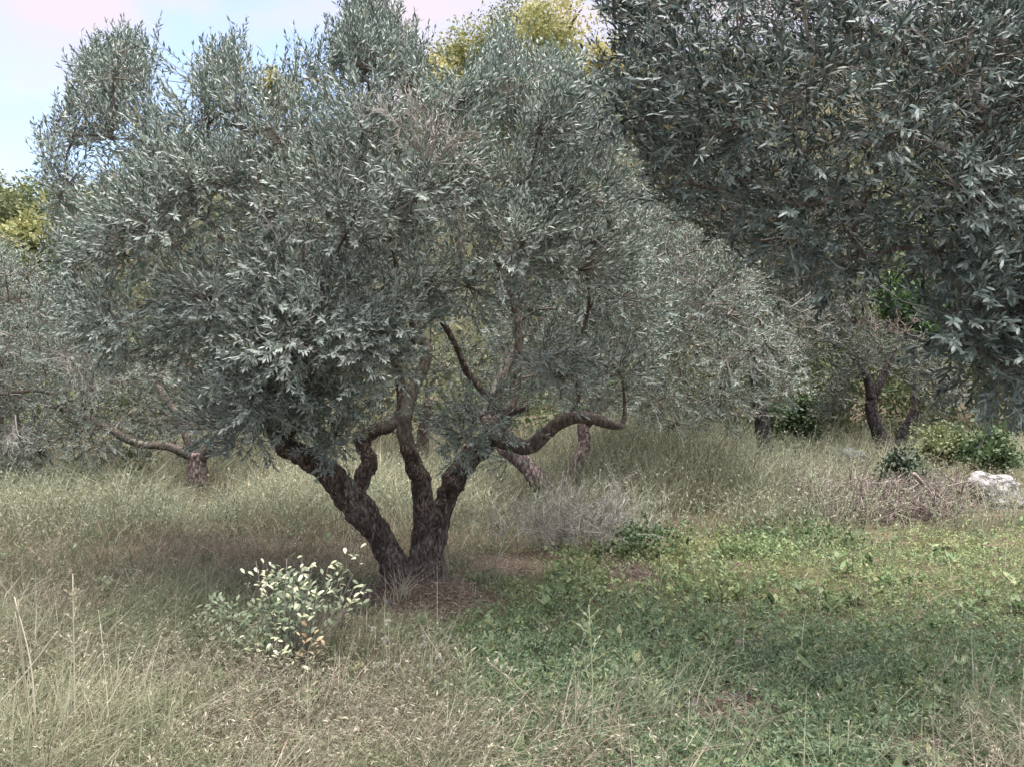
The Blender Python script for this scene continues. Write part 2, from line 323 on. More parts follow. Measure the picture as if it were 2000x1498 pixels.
# ------------------------------------------------------------------ foliage generators
def sprigs(bl, bt, O, D, Ls, M_, lw, r, kind='olive', up=0.35, spread=(30, 58), upn=.7, twig=(.0026, .0012), gravity=0.0, record=None):
    """leafy shoots: origin O, direction D, length Ls, M_ opposite pairs; leaf (length,width) lw"""
    N = len(O); D = nrm(D)
    bend = np.zeros((N, 3)); bend[:, 2] = up * (.4 + .8 * r.random(N)) - gravity; bend[:, :2] = r.normal(0, .16, (N, 2))
    def at(t): return O + D * (Ls * t)[:, None] + bend * (Ls * t * t)[:, None] * .5
    def tn(t): return nrm(D + bend * t[:, None])
    one = np.ones(N)
    if bt is not None: twig_geo(bt, O, None, at(one), twig[0], twig[1])
    ref = nrm(r.normal(size=(N, 3)))
    ps, ds, ns, ls = [], [], [], []
    for k in range(M_):
        t = one * ((k + .6) / M_) + r.normal(0, .25 / M_, N); T = tn(t); p = at(np.clip(t, 0, 1.02))
        s0 = nrm(np.cross(T, ref)); s1 = np.cross(T, s0); ang = (k % 2) * math.pi / 2 + r.normal(0, .3, N)
        for sg in (1, -1):
            side = (s0 * np.cos(ang)[:, None] + s1 * np.sin(ang)[:, None]) * sg
            a = np.radians(r.uniform(*spread, N)) * (1.08 - .4 * t)
            d = T * np.cos(a)[:, None] + side * np.sin(a)[:, None] + r.normal(0, .13, (N, 3)); d[:, 2] -= gravity * .5
            n = T * np.sin(a)[:, None] - side * np.cos(a)[:, None] + r.normal(0, .3, (N, 3)); n[:, 2] += upn
            keep = r.random(N) > .1
            ps.append(p[keep]); ds.append(d[keep]); ns.append(n[keep]); ls.append((lw[0] * r.uniform(.65, 1.15, N) * (1.05 - .3 * np.abs(t - .45)))[keep])
    ps = np.concatenate(ps); ds = nrm(np.concatenate(ds)); ns = nrm(np.concatenate(ns)); ls = np.concatenate(ls)
    if record is not None: record.append((ps, ds, ns, ls))
    else: leaf_geo(bl, ps, ds, ns, ls, lw[1] * ls / lw[0], kind)

def inpoly(poly, x, y):
    c = np.zeros(len(x), bool); j = len(poly) - 1
    for i in range(len(poly)):
        xi, yi = poly[i]; xj, yj = poly[j]
        c ^= ((yi > y) != (yj > y)) & (x < (xj - xi) * (y - yi) / (yj - yi + 1e-9) + xi); j = i
    return c
def edgedist(poly, x, y):
    d = np.full(len(x), 1e9); j = len(poly) - 1
    for i in range(len(poly)):
        a = np.array(poly[j], float); b = np.array(poly[i], float); ab = b - a
        t = np.clip(((x - a[0]) * ab[0] + (y - a[1]) * ab[1]) / (ab @ ab + 1e-9), 0, 1)
        d = np.minimum(d, np.hypot(x - a[0] - t * ab[0], y - a[1] - t * ab[1])); j = i
    return d

def crown_points(poly, Y0, Tmax, K, r, rad, holes=(), shell=.55, D=None):
    """clump centres in a volume whose outline is the crown's outline; returns xyz and outward vectors"""
    poly = np.asarray(poly, float); x0, y0 = poly.min(0); x1, y1 = poly.max(0); n = K * 60
    x = r.uniform(x0, x1, n); y = r.uniform(y0, y1, n); k = inpoly(poly, x, y); x, y = x[k], y[k]
    d = edgedist(poly, x, y) / F * Y0; k = d > rad * .3; x, y, d = x[k], y[k], d[k]
    D = D or Tmax * .9
    T = Tmax * np.sqrt(np.clip(1 - (1 - np.minimum((d + rad * .3) / D, 1)) ** 2, 0, 1))
    u = np.sign(r.uniform(-1, 1, len(x))) * r.random(len(x)) ** shell
    Y = Y0 + u * T * .9
    pts = np.stack([(x - 1000) / F * Y, Y, CAM_H - (y - 749) / F * Y], 1)
    keep = np.ones(len(x), bool)
    for hx, hy, rx, ry, umin, pr in holes:
        ins = ((x - hx) / rx) ** 2 + ((y - hy) / ry) ** 2 < 1
        keep &= ~(ins & (u < umin) & (r.random(len(x)) < pr))
    pts = pts[keep]; chosen = []
    md = rad * .75
    while len(chosen) < K and md > rad * .1:                     # Poisson-like spread
        for p in pts:
            if len(chosen) >= K: break
            if not chosen or np.min(np.linalg.norm(np.array(chosen) - p, axis=1)) > md: chosen.append(p)
        md *= .8
    c = np.array(chosen); mid = c.mean(0); ext = c.std(0) + .2
    return c, nrm((c - mid) / ext)

def grow(bt, nodes, clumps, r, r0=.014, r1=.004, wobble=.09):
    """branches from the nearest part of the tree out to every clump"""
    nodes = [np.asarray(n, float) for n in nodes]; arr = np.array(nodes)
    dist = np.array([np.min(np.linalg.norm(arr - c, axis=1)) for c in clumps]); A = []; B = []; Mm = []; R0 = []; R1 = []
    for i in np.argsort(dist):
        c = clumps[i]; dv = np.linalg.norm(arr - c, axis=1) + .35 * np.maximum(arr[:, 2] - c[2], 0)
        s = arr[int(np.argmin(dv))]; ln = np.linalg.norm(c - s)
        if ln < .02: continue
        k = max(2, int(ln / .16)); ts = np.linspace(0, 1, k + 1)
        path = s + (c - s) * ts[:, None]; path[:, 2] += np.sin(ts * math.pi) * ln * .1
        path[1:-1] += r.normal(0, wobble * .35, (k - 1, 3)) * min(ln, 1)
        for a, b, t in zip(path[:-1], path[1:], ts): A.append(a); B.append(b); Mm.append((a + b) / 2 + r.normal(0, .006, 3)); R0.append(r0 * (1 - t) * min(1, .4 + ln) + r1); R1.append(r0 * (1 - t - 1 / k) * min(1, .4 + ln) + r1)
        arr = np.vstack([arr, path[1:]])
    twig_geo(bt, np.array(A), np.array(Mm), np.array(B), np.maximum(R0, r1), np.maximum(R1, r1))

def in_view_leaves(ps, ls, n, cell):
    """indices of the n leaves that stand foremost and show largest in the photograph"""
    Y = ps[:, 1]; x = 1000 + ps[:, 0] / Y * F; y = 749 - (ps[:, 2] - CAM_H) / Y * F
    idx = np.where((x > 5) & (x < 1995) & (y > 5) & (y < 1493))[0]
    key = (x[idx] // cell).astype(int) * 1000 + (y[idx] // cell).astype(int)
    o = np.lexsort((Y[idx], key)); idx = idx[o]; key = key[o]
    first = idx[np.r_[True, key[1:] != key[:-1]]]
    return first[np.argsort(-(ls[first] / Y[first]))[:n]]

def put_leaf(parent, mesh, p, d, n, l):
    """one leaf as an object of its own under a part whose origin is the world's"""
    o = bpy.data.objects.new('leaf', mesh); COL.objects.link(o); o.parent = parent
    d = Vector(d).normalized(); n = Vector(n); n = (n - d * n.dot(d)).normalized(); s = d.cross(n)
    o.matrix_local = Matrix(((s.x * l, d.x * l, n.x * l, p[0]), (s.y * l, d.y * l, n.y * l, p[1]), (s.z * l, d.z * l, n.z * l, p[2]), (0, 0, 0, 1)))

def crown(tree, mat, poly, Y0, Tmax, K, per, r, rad, lw, pairs, kind='olive', nodes=None, holes=(), singles=0, sl=(.16, .3), bark='bark_limb', up=.35, br=.014, droop=.0, twigs=True, shell=.55, upn=.7, outw=.5, D=None, extra=(), cap=.0, peaks=()):
    C, out = crown_points(poly, Y0, Tmax, K, r, rad, holes, shell, D)
    if len(peaks):
        C = np.vstack([C, [P(*e) for e in peaks]]); out = np.vstack([out, np.tile([0., -.1, 1], (len(peaks), 1))])
    if len(extra):
        C = np.vstack([C, [P(*e) for e in extra]]); out = np.vstack([out, nrm(np.tile([0., -1, -.3], (len(extra), 1)))])
    bl = Buf(); bt = Buf(); bb = Buf()
    if nodes is not None: grow(bb, nodes, C, r, br); bb.obj('branches', M[bark], tree)['kind'] = 'stuff'
    n = len(C) * per; ci = np.repeat(np.arange(len(C)), per)
    dirs = nrm(nrm(r.normal(size=(n, 3))) + out[ci] * cap + np.array([0, 0, cap * .6])); rr = rad * r.uniform(.25, .8, n) * r.uniform(.75, 1.3, len(C))[ci]
    O = C[ci] + dirs * rr[:, None] * np.array([1, 1, .85])
    D_ = dirs * .8 + out[ci] * outw + r.normal(0, .35, (n, 3)); D_[:, 2] += .3 - droop
    L_ = r.uniform(*sl, n); tip = O + nrm(D_) * L_[:, None]; tip[:, 2] += .5 * up * L_ * .8
    tx = 1000 + tip[:, 0] / tip[:, 1] * F; ty = 749 - (tip[:, 2] - CAM_H) / tip[:, 1] * F; pl = np.asarray(poly, float)
    kp = (ci >= len(C) - len(extra)) | (np.where(inpoly(pl, tx, ty), 1, -1) * edgedist(pl, tx, ty) > -np.where(r.random(n) < .2, r.uniform(4, 30, n), r.uniform(-26, 6, n))); O, D_, L_, ci = O[kp], D_[kp], L_[kp], ci[kp]; n = len(O)
    h_ = slice(None, None, 3)
    if twigs: twig_geo(bt, C[ci][h_], None, O[h_], .0045 * Y0 / 6, .0028 * Y0 / 6)
    rec = []
    sprigs(bl, bt if twigs else None, O, D_, L_, pairs, lw, r, kind, up=up, upn=upn, twig=(.0026 * Y0 / 6, .0014 * Y0 / 6), gravity=droop * .5, record=rec)
    ps, ds, ns, ls = rec[0]; wd = lw[1] * ls / lw[0]
    pick = in_view_leaves(ps, ls, singles, 26) if singles else np.zeros(0, int)
    k = np.ones(len(ps), bool); k[pick] = False
    leaf_geo(bl, ps[k], ds[k], ns[k], ls[k], wd[k], kind)
    co = bl.obj('crown', mat, tree); co['kind'] = 'stuff'
    if singles:
        ub = Buf(); leaf_geo(ub, np.zeros((1, 3)), np.array([[0, 1., 0]]), np.array([[0, 0, 1.]]), np.ones(1), np.ones(1) * lw[1] / lw[0] * (1 if kind == 'olive' else .85), 'olive')
        um = ub.mesh('leaf', mat)
        for i in pick: put_leaf(co, um, ps[i], ds[i], ns[i], float(ls[i]))
    if twigs: bt.obj('twigs', M['twig'], tree)['kind'] = 'stuff'
    return C

def limb(tree, name, pix, mat, sides=12, sub=5, lump=.1, seed=0):
    """pix: (px, py, Y, width in px)"""
    pts = [P(a, b, c) for a, b, c, d in pix]; rad = [d / 2 / F * c for a, b, c, d in pix]; b = Buf()
    c, r = tube(b, pts, rad, sides, sub, lump, seed); b.obj(name, M[mat], tree, smooth=True); return c

def fused(tree, name, stems, mat, voxel, seed=0, ridge=.012):
    """several stems grown into one trunk, with bark ridges as real relief"""
    b = Buf(); nodes = []
    for i, pix in enumerate(stems):
        pts = [P(a, bb, c) for a, bb, c, d in pix]; rad = [d / 2 / F * c for a, bb, c, d in pix]
        c, r = tube(b, pts, np.array(rad) * .86, 22, 6, .15, seed + i * 3); nodes.append(c)
    me = b.mesh('tmp', None); o = bpy.data.objects.new('tmp', me); COL.objects.link(o)
    md = o.modifiers.new('r', 'REMESH'); md.mode = 'VOXEL'; md.voxel_size = voxel
    sm = o.modifiers.new('s', 'SMOOTH'); sm.iterations = 3
    dg = bpy.context.evaluated_depsgraph_get(); m2 = bpy.data.meshes.new_from_object(o.evaluated_get(dg)); bpy.data.objects.remove(o)
    n = len(m2.vertices); co = np.zeros(n * 3, np.float32); no = np.zeros(n * 3, np.float32)
    m2.vertices.foreach_get('co', co); m2.vertex_normals.foreach_get('vector', no); co = co.reshape(-1, 3); no = no.reshape(-1, 3)
    dsp = np.array([noise.noise(Vector((p[0] * 26, p[1] * 26, p[2] * 6.5))) * 1.0 + .8 * noise.noise(Vector((p[0] * 9, p[1] * 9, p[2] * 5))) + .5 * noise.noise(Vector((p[0] * 60, p[1] * 60, p[2] * 22))) for p in co])
    co += no * (dsp * ridge)[:, None]
    m2.vertices.foreach_set('co', co.ravel()); m2.polygons.foreach_set('use_smooth', np.ones(len(m2.polygons), bool)); m2.update()
    m2.name = name; m2.materials.clear(); m2.materials.append(M[mat])
    ob = bpy.data.objects.new(name, m2); COL.objects.link(ob); ob.parent = tree; ob.matrix_parent_inverse = Matrix.Translation(tree.location).inverted()
    return nodes

def bare_spray(buf, o, d, length, n, r, r0=.006, depth=2, spread=.5, curl=.25):
    """leafless twigs, branching"""
    O = np.repeat(np.asarray(o, float)[None], n, 0); D = nrm(np.asarray(d, float)[None] + r.normal(0, spread, (n, 3))); Ls = length * r.uniform(.5, 1.1, n)
    for lv in range(depth + 1):
        k = r.normal(0, curl, (len(O), 3)); m = O + D * (Ls * .5)[:, None]; e = O + nrm(D + k) * Ls[:, None]
        twig_geo(buf, O, m, e, r0 * .62 ** lv, r0 * .62 ** (lv + 1))
        if lv < depth:
            t = r.uniform(.35, .95, (len(O), 4)); base = np.where(t[..., None] < .5, O[:, None] + (m - O)[:, None] * t[..., None] * 2, m[:, None] + (e - m)[:, None] * (t[..., None] * 2 - 1))
            D2 = nrm(np.repeat(D[:, None], 4, 1) + r.normal(0, .6, (len(O), 4, 3))); L2 = np.repeat(Ls[:, None], 4, 1) * r.uniform(.3, .65, (len(O), 4))
            O, D, Ls = base.reshape(-1, 3), D2.reshape(-1, 3), L2.ravel()

# ------------------------------------------------------------------ the olive tree in the middle
r = np.random.default_rng(11)
main = thing('olive_tree', 'large grey green olive tree with forked dark trunk in the middle of the field', 'tree', G(815, 1160))
left_stem = [(800, 1195, 6.1, 96), (788, 1150, 6.08, 84), (764, 1090, 6.05, 62), (738, 1040, 6.0, 58), (700, 995, 5.95, 68), (672, 958, 5.9, 62), (640, 922, 5.85, 54), (600, 893, 5.8, 46), (562, 876, 5.75, 46), (540, 850, 5.72, 40)]
side_stem = [(690, 985, 5.95, 36), (702, 950, 6.0, 38), (708, 928, 6.03, 36), (722, 904, 6.05, 40), (711, 880, 6.08, 36), (706, 862, 6.1, 38), (722, 845, 6.15, 30)]
mid_stem = [(838, 1190, 6.15, 100), (832, 1150, 6.13, 78), (825, 1085, 6.12, 56), (827, 1010, 6.1, 46), (824, 950, 6.08, 46), (812, 915, 6.05, 40), (800, 885, 6.03, 34)]
right_stem = [(852, 1190, 6.2, 90), (850, 1150, 6.2, 66), (848, 1085, 6.22, 46), (858, 1020, 6.25, 44), (872, 970, 6.3, 46), (890, 930, 6.33, 54), (920, 892, 6.35, 54), (950, 862, 6.38, 46), (972, 842, 6.4, 36)]
knob = [(803, 890, 5.98, 30), (793, 878, 5.94, 30), (790, 868, 5.93, 18)]
burrs = [[(700, 992, 5.9, 40), (686, 986, 5.84, 34), (676, 984, 5.82, 16)], [(745, 1052, 5.98, 34), (738, 1046, 5.92, 24), (734, 1044, 5.9, 10)], [(826, 1040, 6.06, 30), (824, 1034, 6.0, 22), (824, 1030, 5.98, 8)], [(884, 945, 6.28, 34), (890, 950, 6.2, 26), (893, 952, 6.17, 10)], [(812, 925, 6.0, 34), (808, 920, 5.95, 26), (805, 918, 5.93, 10)], [(560, 872, 5.72, 40), (548, 850, 5.66, 30), (541, 838, 5.64, 22)], [(800, 1165, 6.05, 70), (775, 1176, 5.95, 46), (755, 1190, 5.9, 26)], [(850, 1165, 6.1, 60), (868, 1174, 6.0, 44), (884, 1188, 5.95, 26)], [(826, 1165, 6.0, 50), (826, 1185, 5.9, 40), (828, 1200, 5.88, 20)]]
nodes = fused(main, 'trunk', [left_stem, side_stem, mid_stem, right_stem, knob] + burrs, 'bark', .013, 0, .016)
limbs = []
def ml(pix, mat='bark_limb', s=0): limbs.append(limb(main, 'limb', pix, mat, seed=s))
ml([(803, 892, 6.03, 32), (791, 850, 6.0, 30), (791, 820, 6.0, 28), (799, 785, 6.02, 26), (811, 750, 6.05, 24), (830, 712, 6.1, 23), (833, 680, 6.12, 20), (822, 662, 6.12, 20), (803, 664, 6.1, 20)], 'bark_pale', 1)
ml([(800, 663, 6.1, 21), (836, 625, 6.15, 18), (858, 596, 6.2, 16), (880, 565, 6.25, 14), (900, 500, 6.3, 12), (890, 400, 6.35, 10), (860, 300, 6.4, 7)], 'bark_pale', 2)
ml([(806, 650, 6.1, 12), (802, 620, 6.05, 11), (788, 580, 6.0, 9), (770, 500, 5.95, 8), (750, 380, 5.9, 7), (725, 200, 5.9, 5)], 'bark_limb', 3)
ml([(960, 850, 6.38, 38), (985, 812, 6.45, 30), (1003, 770, 6.5, 24), (1010, 715, 6.5, 20), (1014, 640, 6.5, 17), (1003, 590, 6.5, 15), (992, 535, 6.5, 12), (1010, 430, 6.5, 10), (1060, 300, 6.5, 8), (1080, 180, 6.5, 6)], 'bark_limb', 4)
ml([(960, 852, 6.38, 36), (1000, 866, 6.25, 32), (1035, 872, 6.15, 30), (1066, 846, 6.1, 28), (1105, 818, 6.05, 28), (1150, 815, 6.0, 24), (1195, 829, 5.98, 20), (1217, 832, 5.97, 14)], 'bark_limb', 5)
ml([(1216, 834, 5.97, 13), (1220, 812, 5.97, 9), (1221, 790, 5.97, 7)], 'bark_limb', 6)
ml([(985, 812, 6.45, 18), (950, 770, 6.4, 15), (913, 728, 6.35, 14), (895, 685, 6.3, 13), (868, 635, 6.25, 12), (848, 608, 6.2, 11), (820, 520, 6.1, 9), (800, 420, 6.0, 7)], 'bark', 7)
ml([(980, 818, 6.44, 16), (1005, 803, 6.2, 13), (1030, 798, 6.1, 11)], 'bark', 8)
ml([(718, 850, 6.13, 28), (738, 838, 6.2, 26), (764, 830, 6.3, 24), (785, 790, 6.5, 20), (770, 700, 6.6, 16), (720, 600, 6.7, 12), (680, 480, 6.8, 9), (620, 300, 6.9, 6)], 'bark', 9)
ml([(552, 870, 5.74, 34), (525, 820, 5.7, 24), (515, 760, 5.7, 20), (520, 690, 5.75, 17), (500, 600, 5.8, 13), (440, 480, 5.85, 10), (350, 350, 5.9, 8), (250, 220, 5.9, 5)], 'bark_limb', 10)
ml([(632, 915, 5.85, 22), (622, 860, 5.9, 18), (612, 800, 5.95, 16), (622, 740, 6.0, 13), (600, 650, 6.0, 11), (560, 520, 6.05, 9), (480, 300, 6.1, 6)], 'bark_limb', 11)
ml([(565, 862, 5.75, 14), (592, 800, 5.7, 10), (600, 740, 5.65, 8), (640, 640, 5.5, 6)], 'bark_limb', 12)
ml([(1112, 812, 6.05, 14), (1130, 770, 6.0, 11), (1120, 700, 5.9, 9), (1150, 600, 5.8, 7), (1140, 480, 5.8, 5)], 'bark_limb', 13)
MAIN_POLY = [(55, 290), (75, 240), (110, 222), (165, 242), (175, 222), (128, 190), (140, 110), (190, 72), (290, 40), (308, 110), (318, 165), (338, 250), (368, 240), (380, 190), (360, 130), (395, 85), (455, 60), (490, 112), (505, 165), (528, 215), (558, 150), (585, 70), (612, 120), (645, 90), (650, 10), (690, -40), (790, -30), (815, 50), (822, 120), (880, 150), (930, 115), (960, 55), (985, 25), (1015, 75), (1060, 85), (1130, 95), (1172, 150), (1215, 210), (1250, 300), (1270, 420), (1300, 520), (1330, 620), (1320, 730), (1200, 785), (1060, 770), (985, 770), (930, 830), (880, 850), (840, 790), (790, 760), (740, 800), (690, 840), (640, 860), (560, 890), (480, 850), (400, 800), (300, 790), (200, 760), (110, 680), (85, 560), (85, 420), (65, 350)]
holes = [(850, 670, 120, 120, .7, .85), (985, 640, 80, 110, .4, .7), (640, 800, 90, 60, .4, .6), (960, 770, 90, 60, .6, .8), (1120, 800, 110, 50, .8, .9), (410, 325, 55, 40, .5, .95), (770, 790, 90, 60, .8, .9), (1110, 770, 90, 40, .5, .6)]
allnodes = np.concatenate(limbs + [nodes[0][-6:]])
mc = crown(main, M['olive'], MAIN_POLY, 6.1, 1.65, 185, 70, r, .32, (.052, .0155), 9, kind='rhomb', cap=.55, nodes=allnodes, holes=holes, singles=300, D=1.5, peaks=[(110, 240, 6.1), (85, 300, 6.0), (150, 160, 6.1), (165, 110, 6.1), (720, 20, 6.1), (735, 75, 6.0), (700, 90, 6.2), (740, 140, 5.9), (690, 160, 6.0), (225, 110, 6.0), (270, 90, 6.1), (185, 130, 6.1), (240, 180, 5.9), (190, 200, 6.0), (430, 110, 6.1), (400, 140, 6.0), (465, 150, 6.0), (430, 200, 5.9), (590, 130, 6.0), (620, 160, 5.9), (560, 190, 6.1), (100, 265, 6.1), (140, 285, 6.0), (985, 70, 6.2), (1000, 120, 6.0), (940, 160, 5.9), (1070, 130, 5.9), (1130, 150, 6.0), (1160, 220, 5.8), (880, 190, 6.0), (790, 180, 6.0), (330, 300, 5.8), (500, 260, 5.8)],
          extra=[(905, 850, 6.05), (935, 815, 6.0), (655, 850, 5.7), (690, 770, 5.7), (490, 830, 5.8), (440, 820, 5.8), (590, 780, 5.4), (535, 770, 5.4), (1100, 740, 5.9)])
tops = [(175, 115), (200, 85), (230, 70), (275, 60), (420, 85), (455, 75), (585, 95), (610, 120), (645, 90), (660, 45), (685, 5), (720, 0), (760, 5), (800, 60), (812, 100), (985, 50), (960, 80), (1010, 85), (110, 250), (1050, 100), (1090, 105), (1120, 110), (1160, 150), (1195, 200), (880, 150), (920, 130), (840, 150), (540, 160)]
tp = np.repeat(np.array([P(a, b_ + 48, 6.1) for a, b_ in tops]), 7, 0); N = len(tp); tp = tp + r.normal(0, 1, (N, 3)) * [.06, .05, .05]
bl = Buf(); btt = Buf(); sprigs(bl, btt, tp, np.stack([r.normal(0, .3, N), r.normal(0, .25, N), np.ones(N)], 1), r.uniform(.13, .27, N), 9, (.052, .0155), r, 'rhomb', up=.1, upn=.3)
bl.obj('top_shoots', M['olive'], main)['kind'] = 'stuff'; btt.obj('top_twigs', M['twig'], main)['kind'] = 'stuff'
bt = Buf()
for px, py, Y, dx, dz, ln, n in [(815, 300, 4.45, .1, .9, .28, 8), (845, 320, 4.4, .8, .4, .28, 7), (810, 290, 4.45, -.7, .6, .25, 5), (830, 310, 4.4, .3, .8, .25, 6), (170, 690, 5.0, -.2, -.9, .3, 7), (690, 380, 4.9, .3, .8, .25, 3), (545, 470, 4.9, -.3, .6, .25, 3), (330, 500, 5.2, .5, .4, .25, 3), (990, 900, 6.1, -.2, -.7, .22, 3), (1180, 370, 5.4, .2, .7, .25, 3)]:
    bare_spray(bt, P(px, py, Y), (dx, -.25, dz), ln, n, r, .0055)
inner = [c for c in mc if edgedist(np.asarray(MAIN_POLY, float), np.array([1000 + c[0] / c[1] * F]), np.array([749 - (c[2] - CAM_H) / c[1] * F]))[0] > 110]
for c in inner[::3]: bare_spray(bt, c + np.array([r.normal(0, .1), -.22, r.normal(0, .1)]), (r.normal(0, .6), -.5, r.normal(.2, .6)), .24, 2, r, .0032, 1)
bt.obj('dead_twigs', M['dead'], main)['kind'] = 'stuff'

# ------------------------------------------------------------------ the olive tree close by on the right
r = np.random.default_rng(12)
near = thing('olive_tree', 'nearest olive tree whose dark leafy boughs hang in from the upper right', 'tree', (3.55, 4.3, float(gz(3.55, 4.3))))
nn = fused(near, 'trunk', [[(2300, 1420, 4.3, 190), (2295, 1330, 4.3, 150), (2270, 1150, 4.25, 110), (2230, 950, 4.2, 95), (2200, 800, 4.2, 85), (2160, 660, 4.15, 70)], [(2285, 1000, 4.3, 70), (2330, 800, 4.4, 60), (2380, 600, 4.5, 45), (2360, 400, 4.5, 30)]], 'bark', .02, 5)
nl = [limb(near, 'limb', q, 'bark_limb', seed=30 + i) for i, q in enumerate([
    [(2170, 690, 4.15, 70), (2080, 520, 4.1, 50), (2000, 380, 4.05, 40), (1940, 290, 4.0, 33), (1915, 240, 3.95, 28), (1880, 205, 3.9, 24), (1800, 120, 3.85, 16), (1650, 40, 3.8, 10), (1450, -20, 3.8, 6)],
    [(1938, 285, 4.0, 24), (1945, 235, 4.0, 20), (1915, 205, 4.05, 17), (1900, 120, 4.1, 12), (1880, 0, 4.1, 8)],
    [(2080, 520, 4.1, 34), (1960, 370, 4.3, 26), (1850, 300, 4.4, 20), (1790, 275, 4.45, 15), (1650, 260, 4.5, 10), (1450, 240, 4.5, 6), (1300, 220, 4.5, 4)],
    [(2160, 680, 4.15, 50), (2060, 620, 4.0, 30), (1980, 590, 3.7, 18), (1900, 600, 3.5, 9)],
    [(2160, 680, 4.15, 50), (2200, 400, 4.3, 40), (2150, 100, 4.4, 25), (2100, -150, 4.4, 12)]])]
NEAR_POLY = [(1140, -80), (1150, 30), (1185, 90), (1170, 150), (1205, 190), (1200, 270), (1250, 320), (1250, 390), (1330, 430), (1430, 490), (1530, 560), (1590, 640), (1680, 650), (1730, 590), (1800, 560), (1830, 580), (1800, 610), (1825, 690), (1870, 740), (1930, 800), (1985, 850), (2080, 860), (2180, 650), (2200, -60), (2050, -140), (1400, -140), (1200, -120)]
nc = crown(near, M['olive_near_shaded'], NEAR_POLY, 4.15, 1.0, 190, 32, r, .26, (.05, .0118), 9, cap=.35, nodes=np.concatenate(nl), singles=300, sl=(.15, .28), holes=[(1650, 400, 160, 90, 1.1, .45), (1560, 480, 80, 60, 1.1, .4), (1690, 600, 110, 80, 1.1, .8), (1700, 720, 120, 200, 1.1, .9)], D=.9, up=.15, droop=.15, extra=[(1900, 420, 3.4), (1950, 500, 3.3), (1880, 560, 3.4), (1930, 620, 3.3), (1880, 680, 3.4), (1960, 720, 3.3), (1970, 400, 3.3), (1870, 620, 3.3), (1990, 600, 3.3), (1990, 770, 3.6), (1250, 240, 3.8), (1290, 180, 3.7), (1230, 170, 3.9)])
bt = Buf()
for px, py, Y, dx, dz, ln, n in [(1580, 130, 3.3, .1, -.9, .2, 3), (1900, 180, 3.4, -.4, .5, .2, 4), (1750, 280, 3.5, -.8, .4, .22, 4), (1560, 350, 3.6, .1, -.8, .18, 3)]:
    bare_spray(bt, P(px, py, Y), (dx, -.1, dz), ln, n, r, .0032)
for c in nc[r.permutation(len(nc))[:60]]: bare_spray(bt, c + np.array([r.normal(0, .1), -.12, r.normal(0, .1)]), (r.normal(0, .6), -.4, r.normal(0, .6)), .24, 2, r, .0026, 1)
bt.obj('dead_twigs', M['twig'], near)['kind'] = 'stuff'

# ------------------------------------------------------------------ olive trees farther back
r = np.random.default_rng(13)
t = thing('olive_tree', 'pale olive tree with slanting trunk behind the main tree to its right', 'tree', G(1085, 990))
n1 = fused(t, 'trunk', [[(1095, 1005, 10.4, 66), (1075, 975, 10.4, 46), (1045, 930, 10.4, 42), (1008, 890, 10.4, 40), (968, 855, 10.4, 38), (950, 800, 10.4, 34)], [(1100, 1000, 10.6, 50), (1108, 960, 10.6, 36), (1122, 915, 10.7, 32), (1140, 870, 10.8, 30), (1138, 820, 10.9, 26)]], 'bark_pink', .022, 9)
n2 = [limb(t, 'limb', q, 'bark_limb', 8) for q in ([(1138, 830, 10.9, 26), (1180, 740, 10.8, 18), (1260, 620, 10.6, 12), (1330, 500, 10.6, 7)], [(1140, 835, 10.9, 20), (1230, 740, 11.5, 14), (1350, 640, 12.0, 9), (1450, 560, 12.0, 5)], [(952, 810, 10.4, 30), (1000, 700, 10.5, 20), (1080, 600, 10.6, 12)])]
crown(t, M['olive_pale'], [(930, 640), (1010, 500), (1100, 380), (1200, 330), (1330, 370), (1440, 440), (1500, 520), (1555, 620), (1590, 730), (1560, 800), (1480, 835), (1400, 850), (1290, 855), (1220, 815), (1130, 830), (1050, 800), (950, 780)], 10.7, 2.0, 140, 24, r, .38, (.07, .017), 9, kind='rhomb', nodes=np.concatenate(n2), sl=(.22, .38), up=.2, droop=.15)
bt = Buf()
for px, py in [(1545, 600), (1560, 640), (1540, 690), (1190, 780)]: bare_spray(bt, P(px, py, 10), (.2, -.2, .4), .3, 4, r, .006)
bt.obj('dead_twigs', M['dead'], t)['kind'] = 'stuff'

r = np.random.default_rng(14)
t = thing('olive_tree', 'olive tree at the left with thick pinkish stump trunk and low spreading boughs', 'tree', G(388, 955))
fused(t, 'trunk', [[(390, 985, 12.3, 62), (388, 950, 12.3, 50), (386, 915, 12.3, 44), (384, 885, 12.3, 42)]], 'bark_pink', .025, 14, .02)
n2 = [limb(t, 'limb', q, 'bark_limb', 8) for q in ([(390, 895, 12.3, 26), (425, 862, 12.2, 20), (455, 842, 12.1, 19), (500, 832, 12, 16), (560, 800, 12, 10)], [(378, 892, 12.3, 22), (330, 872, 12.2, 17), (268, 866, 12.1, 15), (210, 836, 12, 14), (150, 808, 11.9, 12), (60, 780, 11.8, 10), (-40, 758, 11.7, 7)], [(380, 890, 12.3, 18), (340, 800, 12.4, 14), (260, 700, 12.5, 10), (150, 600, 12.5, 6)], [(150, 808, 11.9, 8), (90, 765, 11.8, 7), (0, 770, 11.7, 5)])]
crown(t, M['olive_grey'], [(-90, 520), (0, 500), (110, 520), (220, 570), (320, 620), (430, 680), (560, 740), (610, 810), (570, 870), (500, 890), (430, 890), (300, 930), (200, 935), (130, 965), (70, 990), (-20, 985), (-90, 900)], 12.2, 1.9, 150, 20, r, .38, (.075, .0185), 9, kind='rhomb', nodes=np.concatenate(n2), sl=(.22, .38), up=.15, droop=.25, holes=[(388, 925, 70, 75, 1.2, 1.0)])
bt = Buf()
for px, py in [(170, 670), (30, 810)]: bare_spray(bt, P(px, py, 10.6), (-.1, -.2, -.9), .45, 5, r, .007)
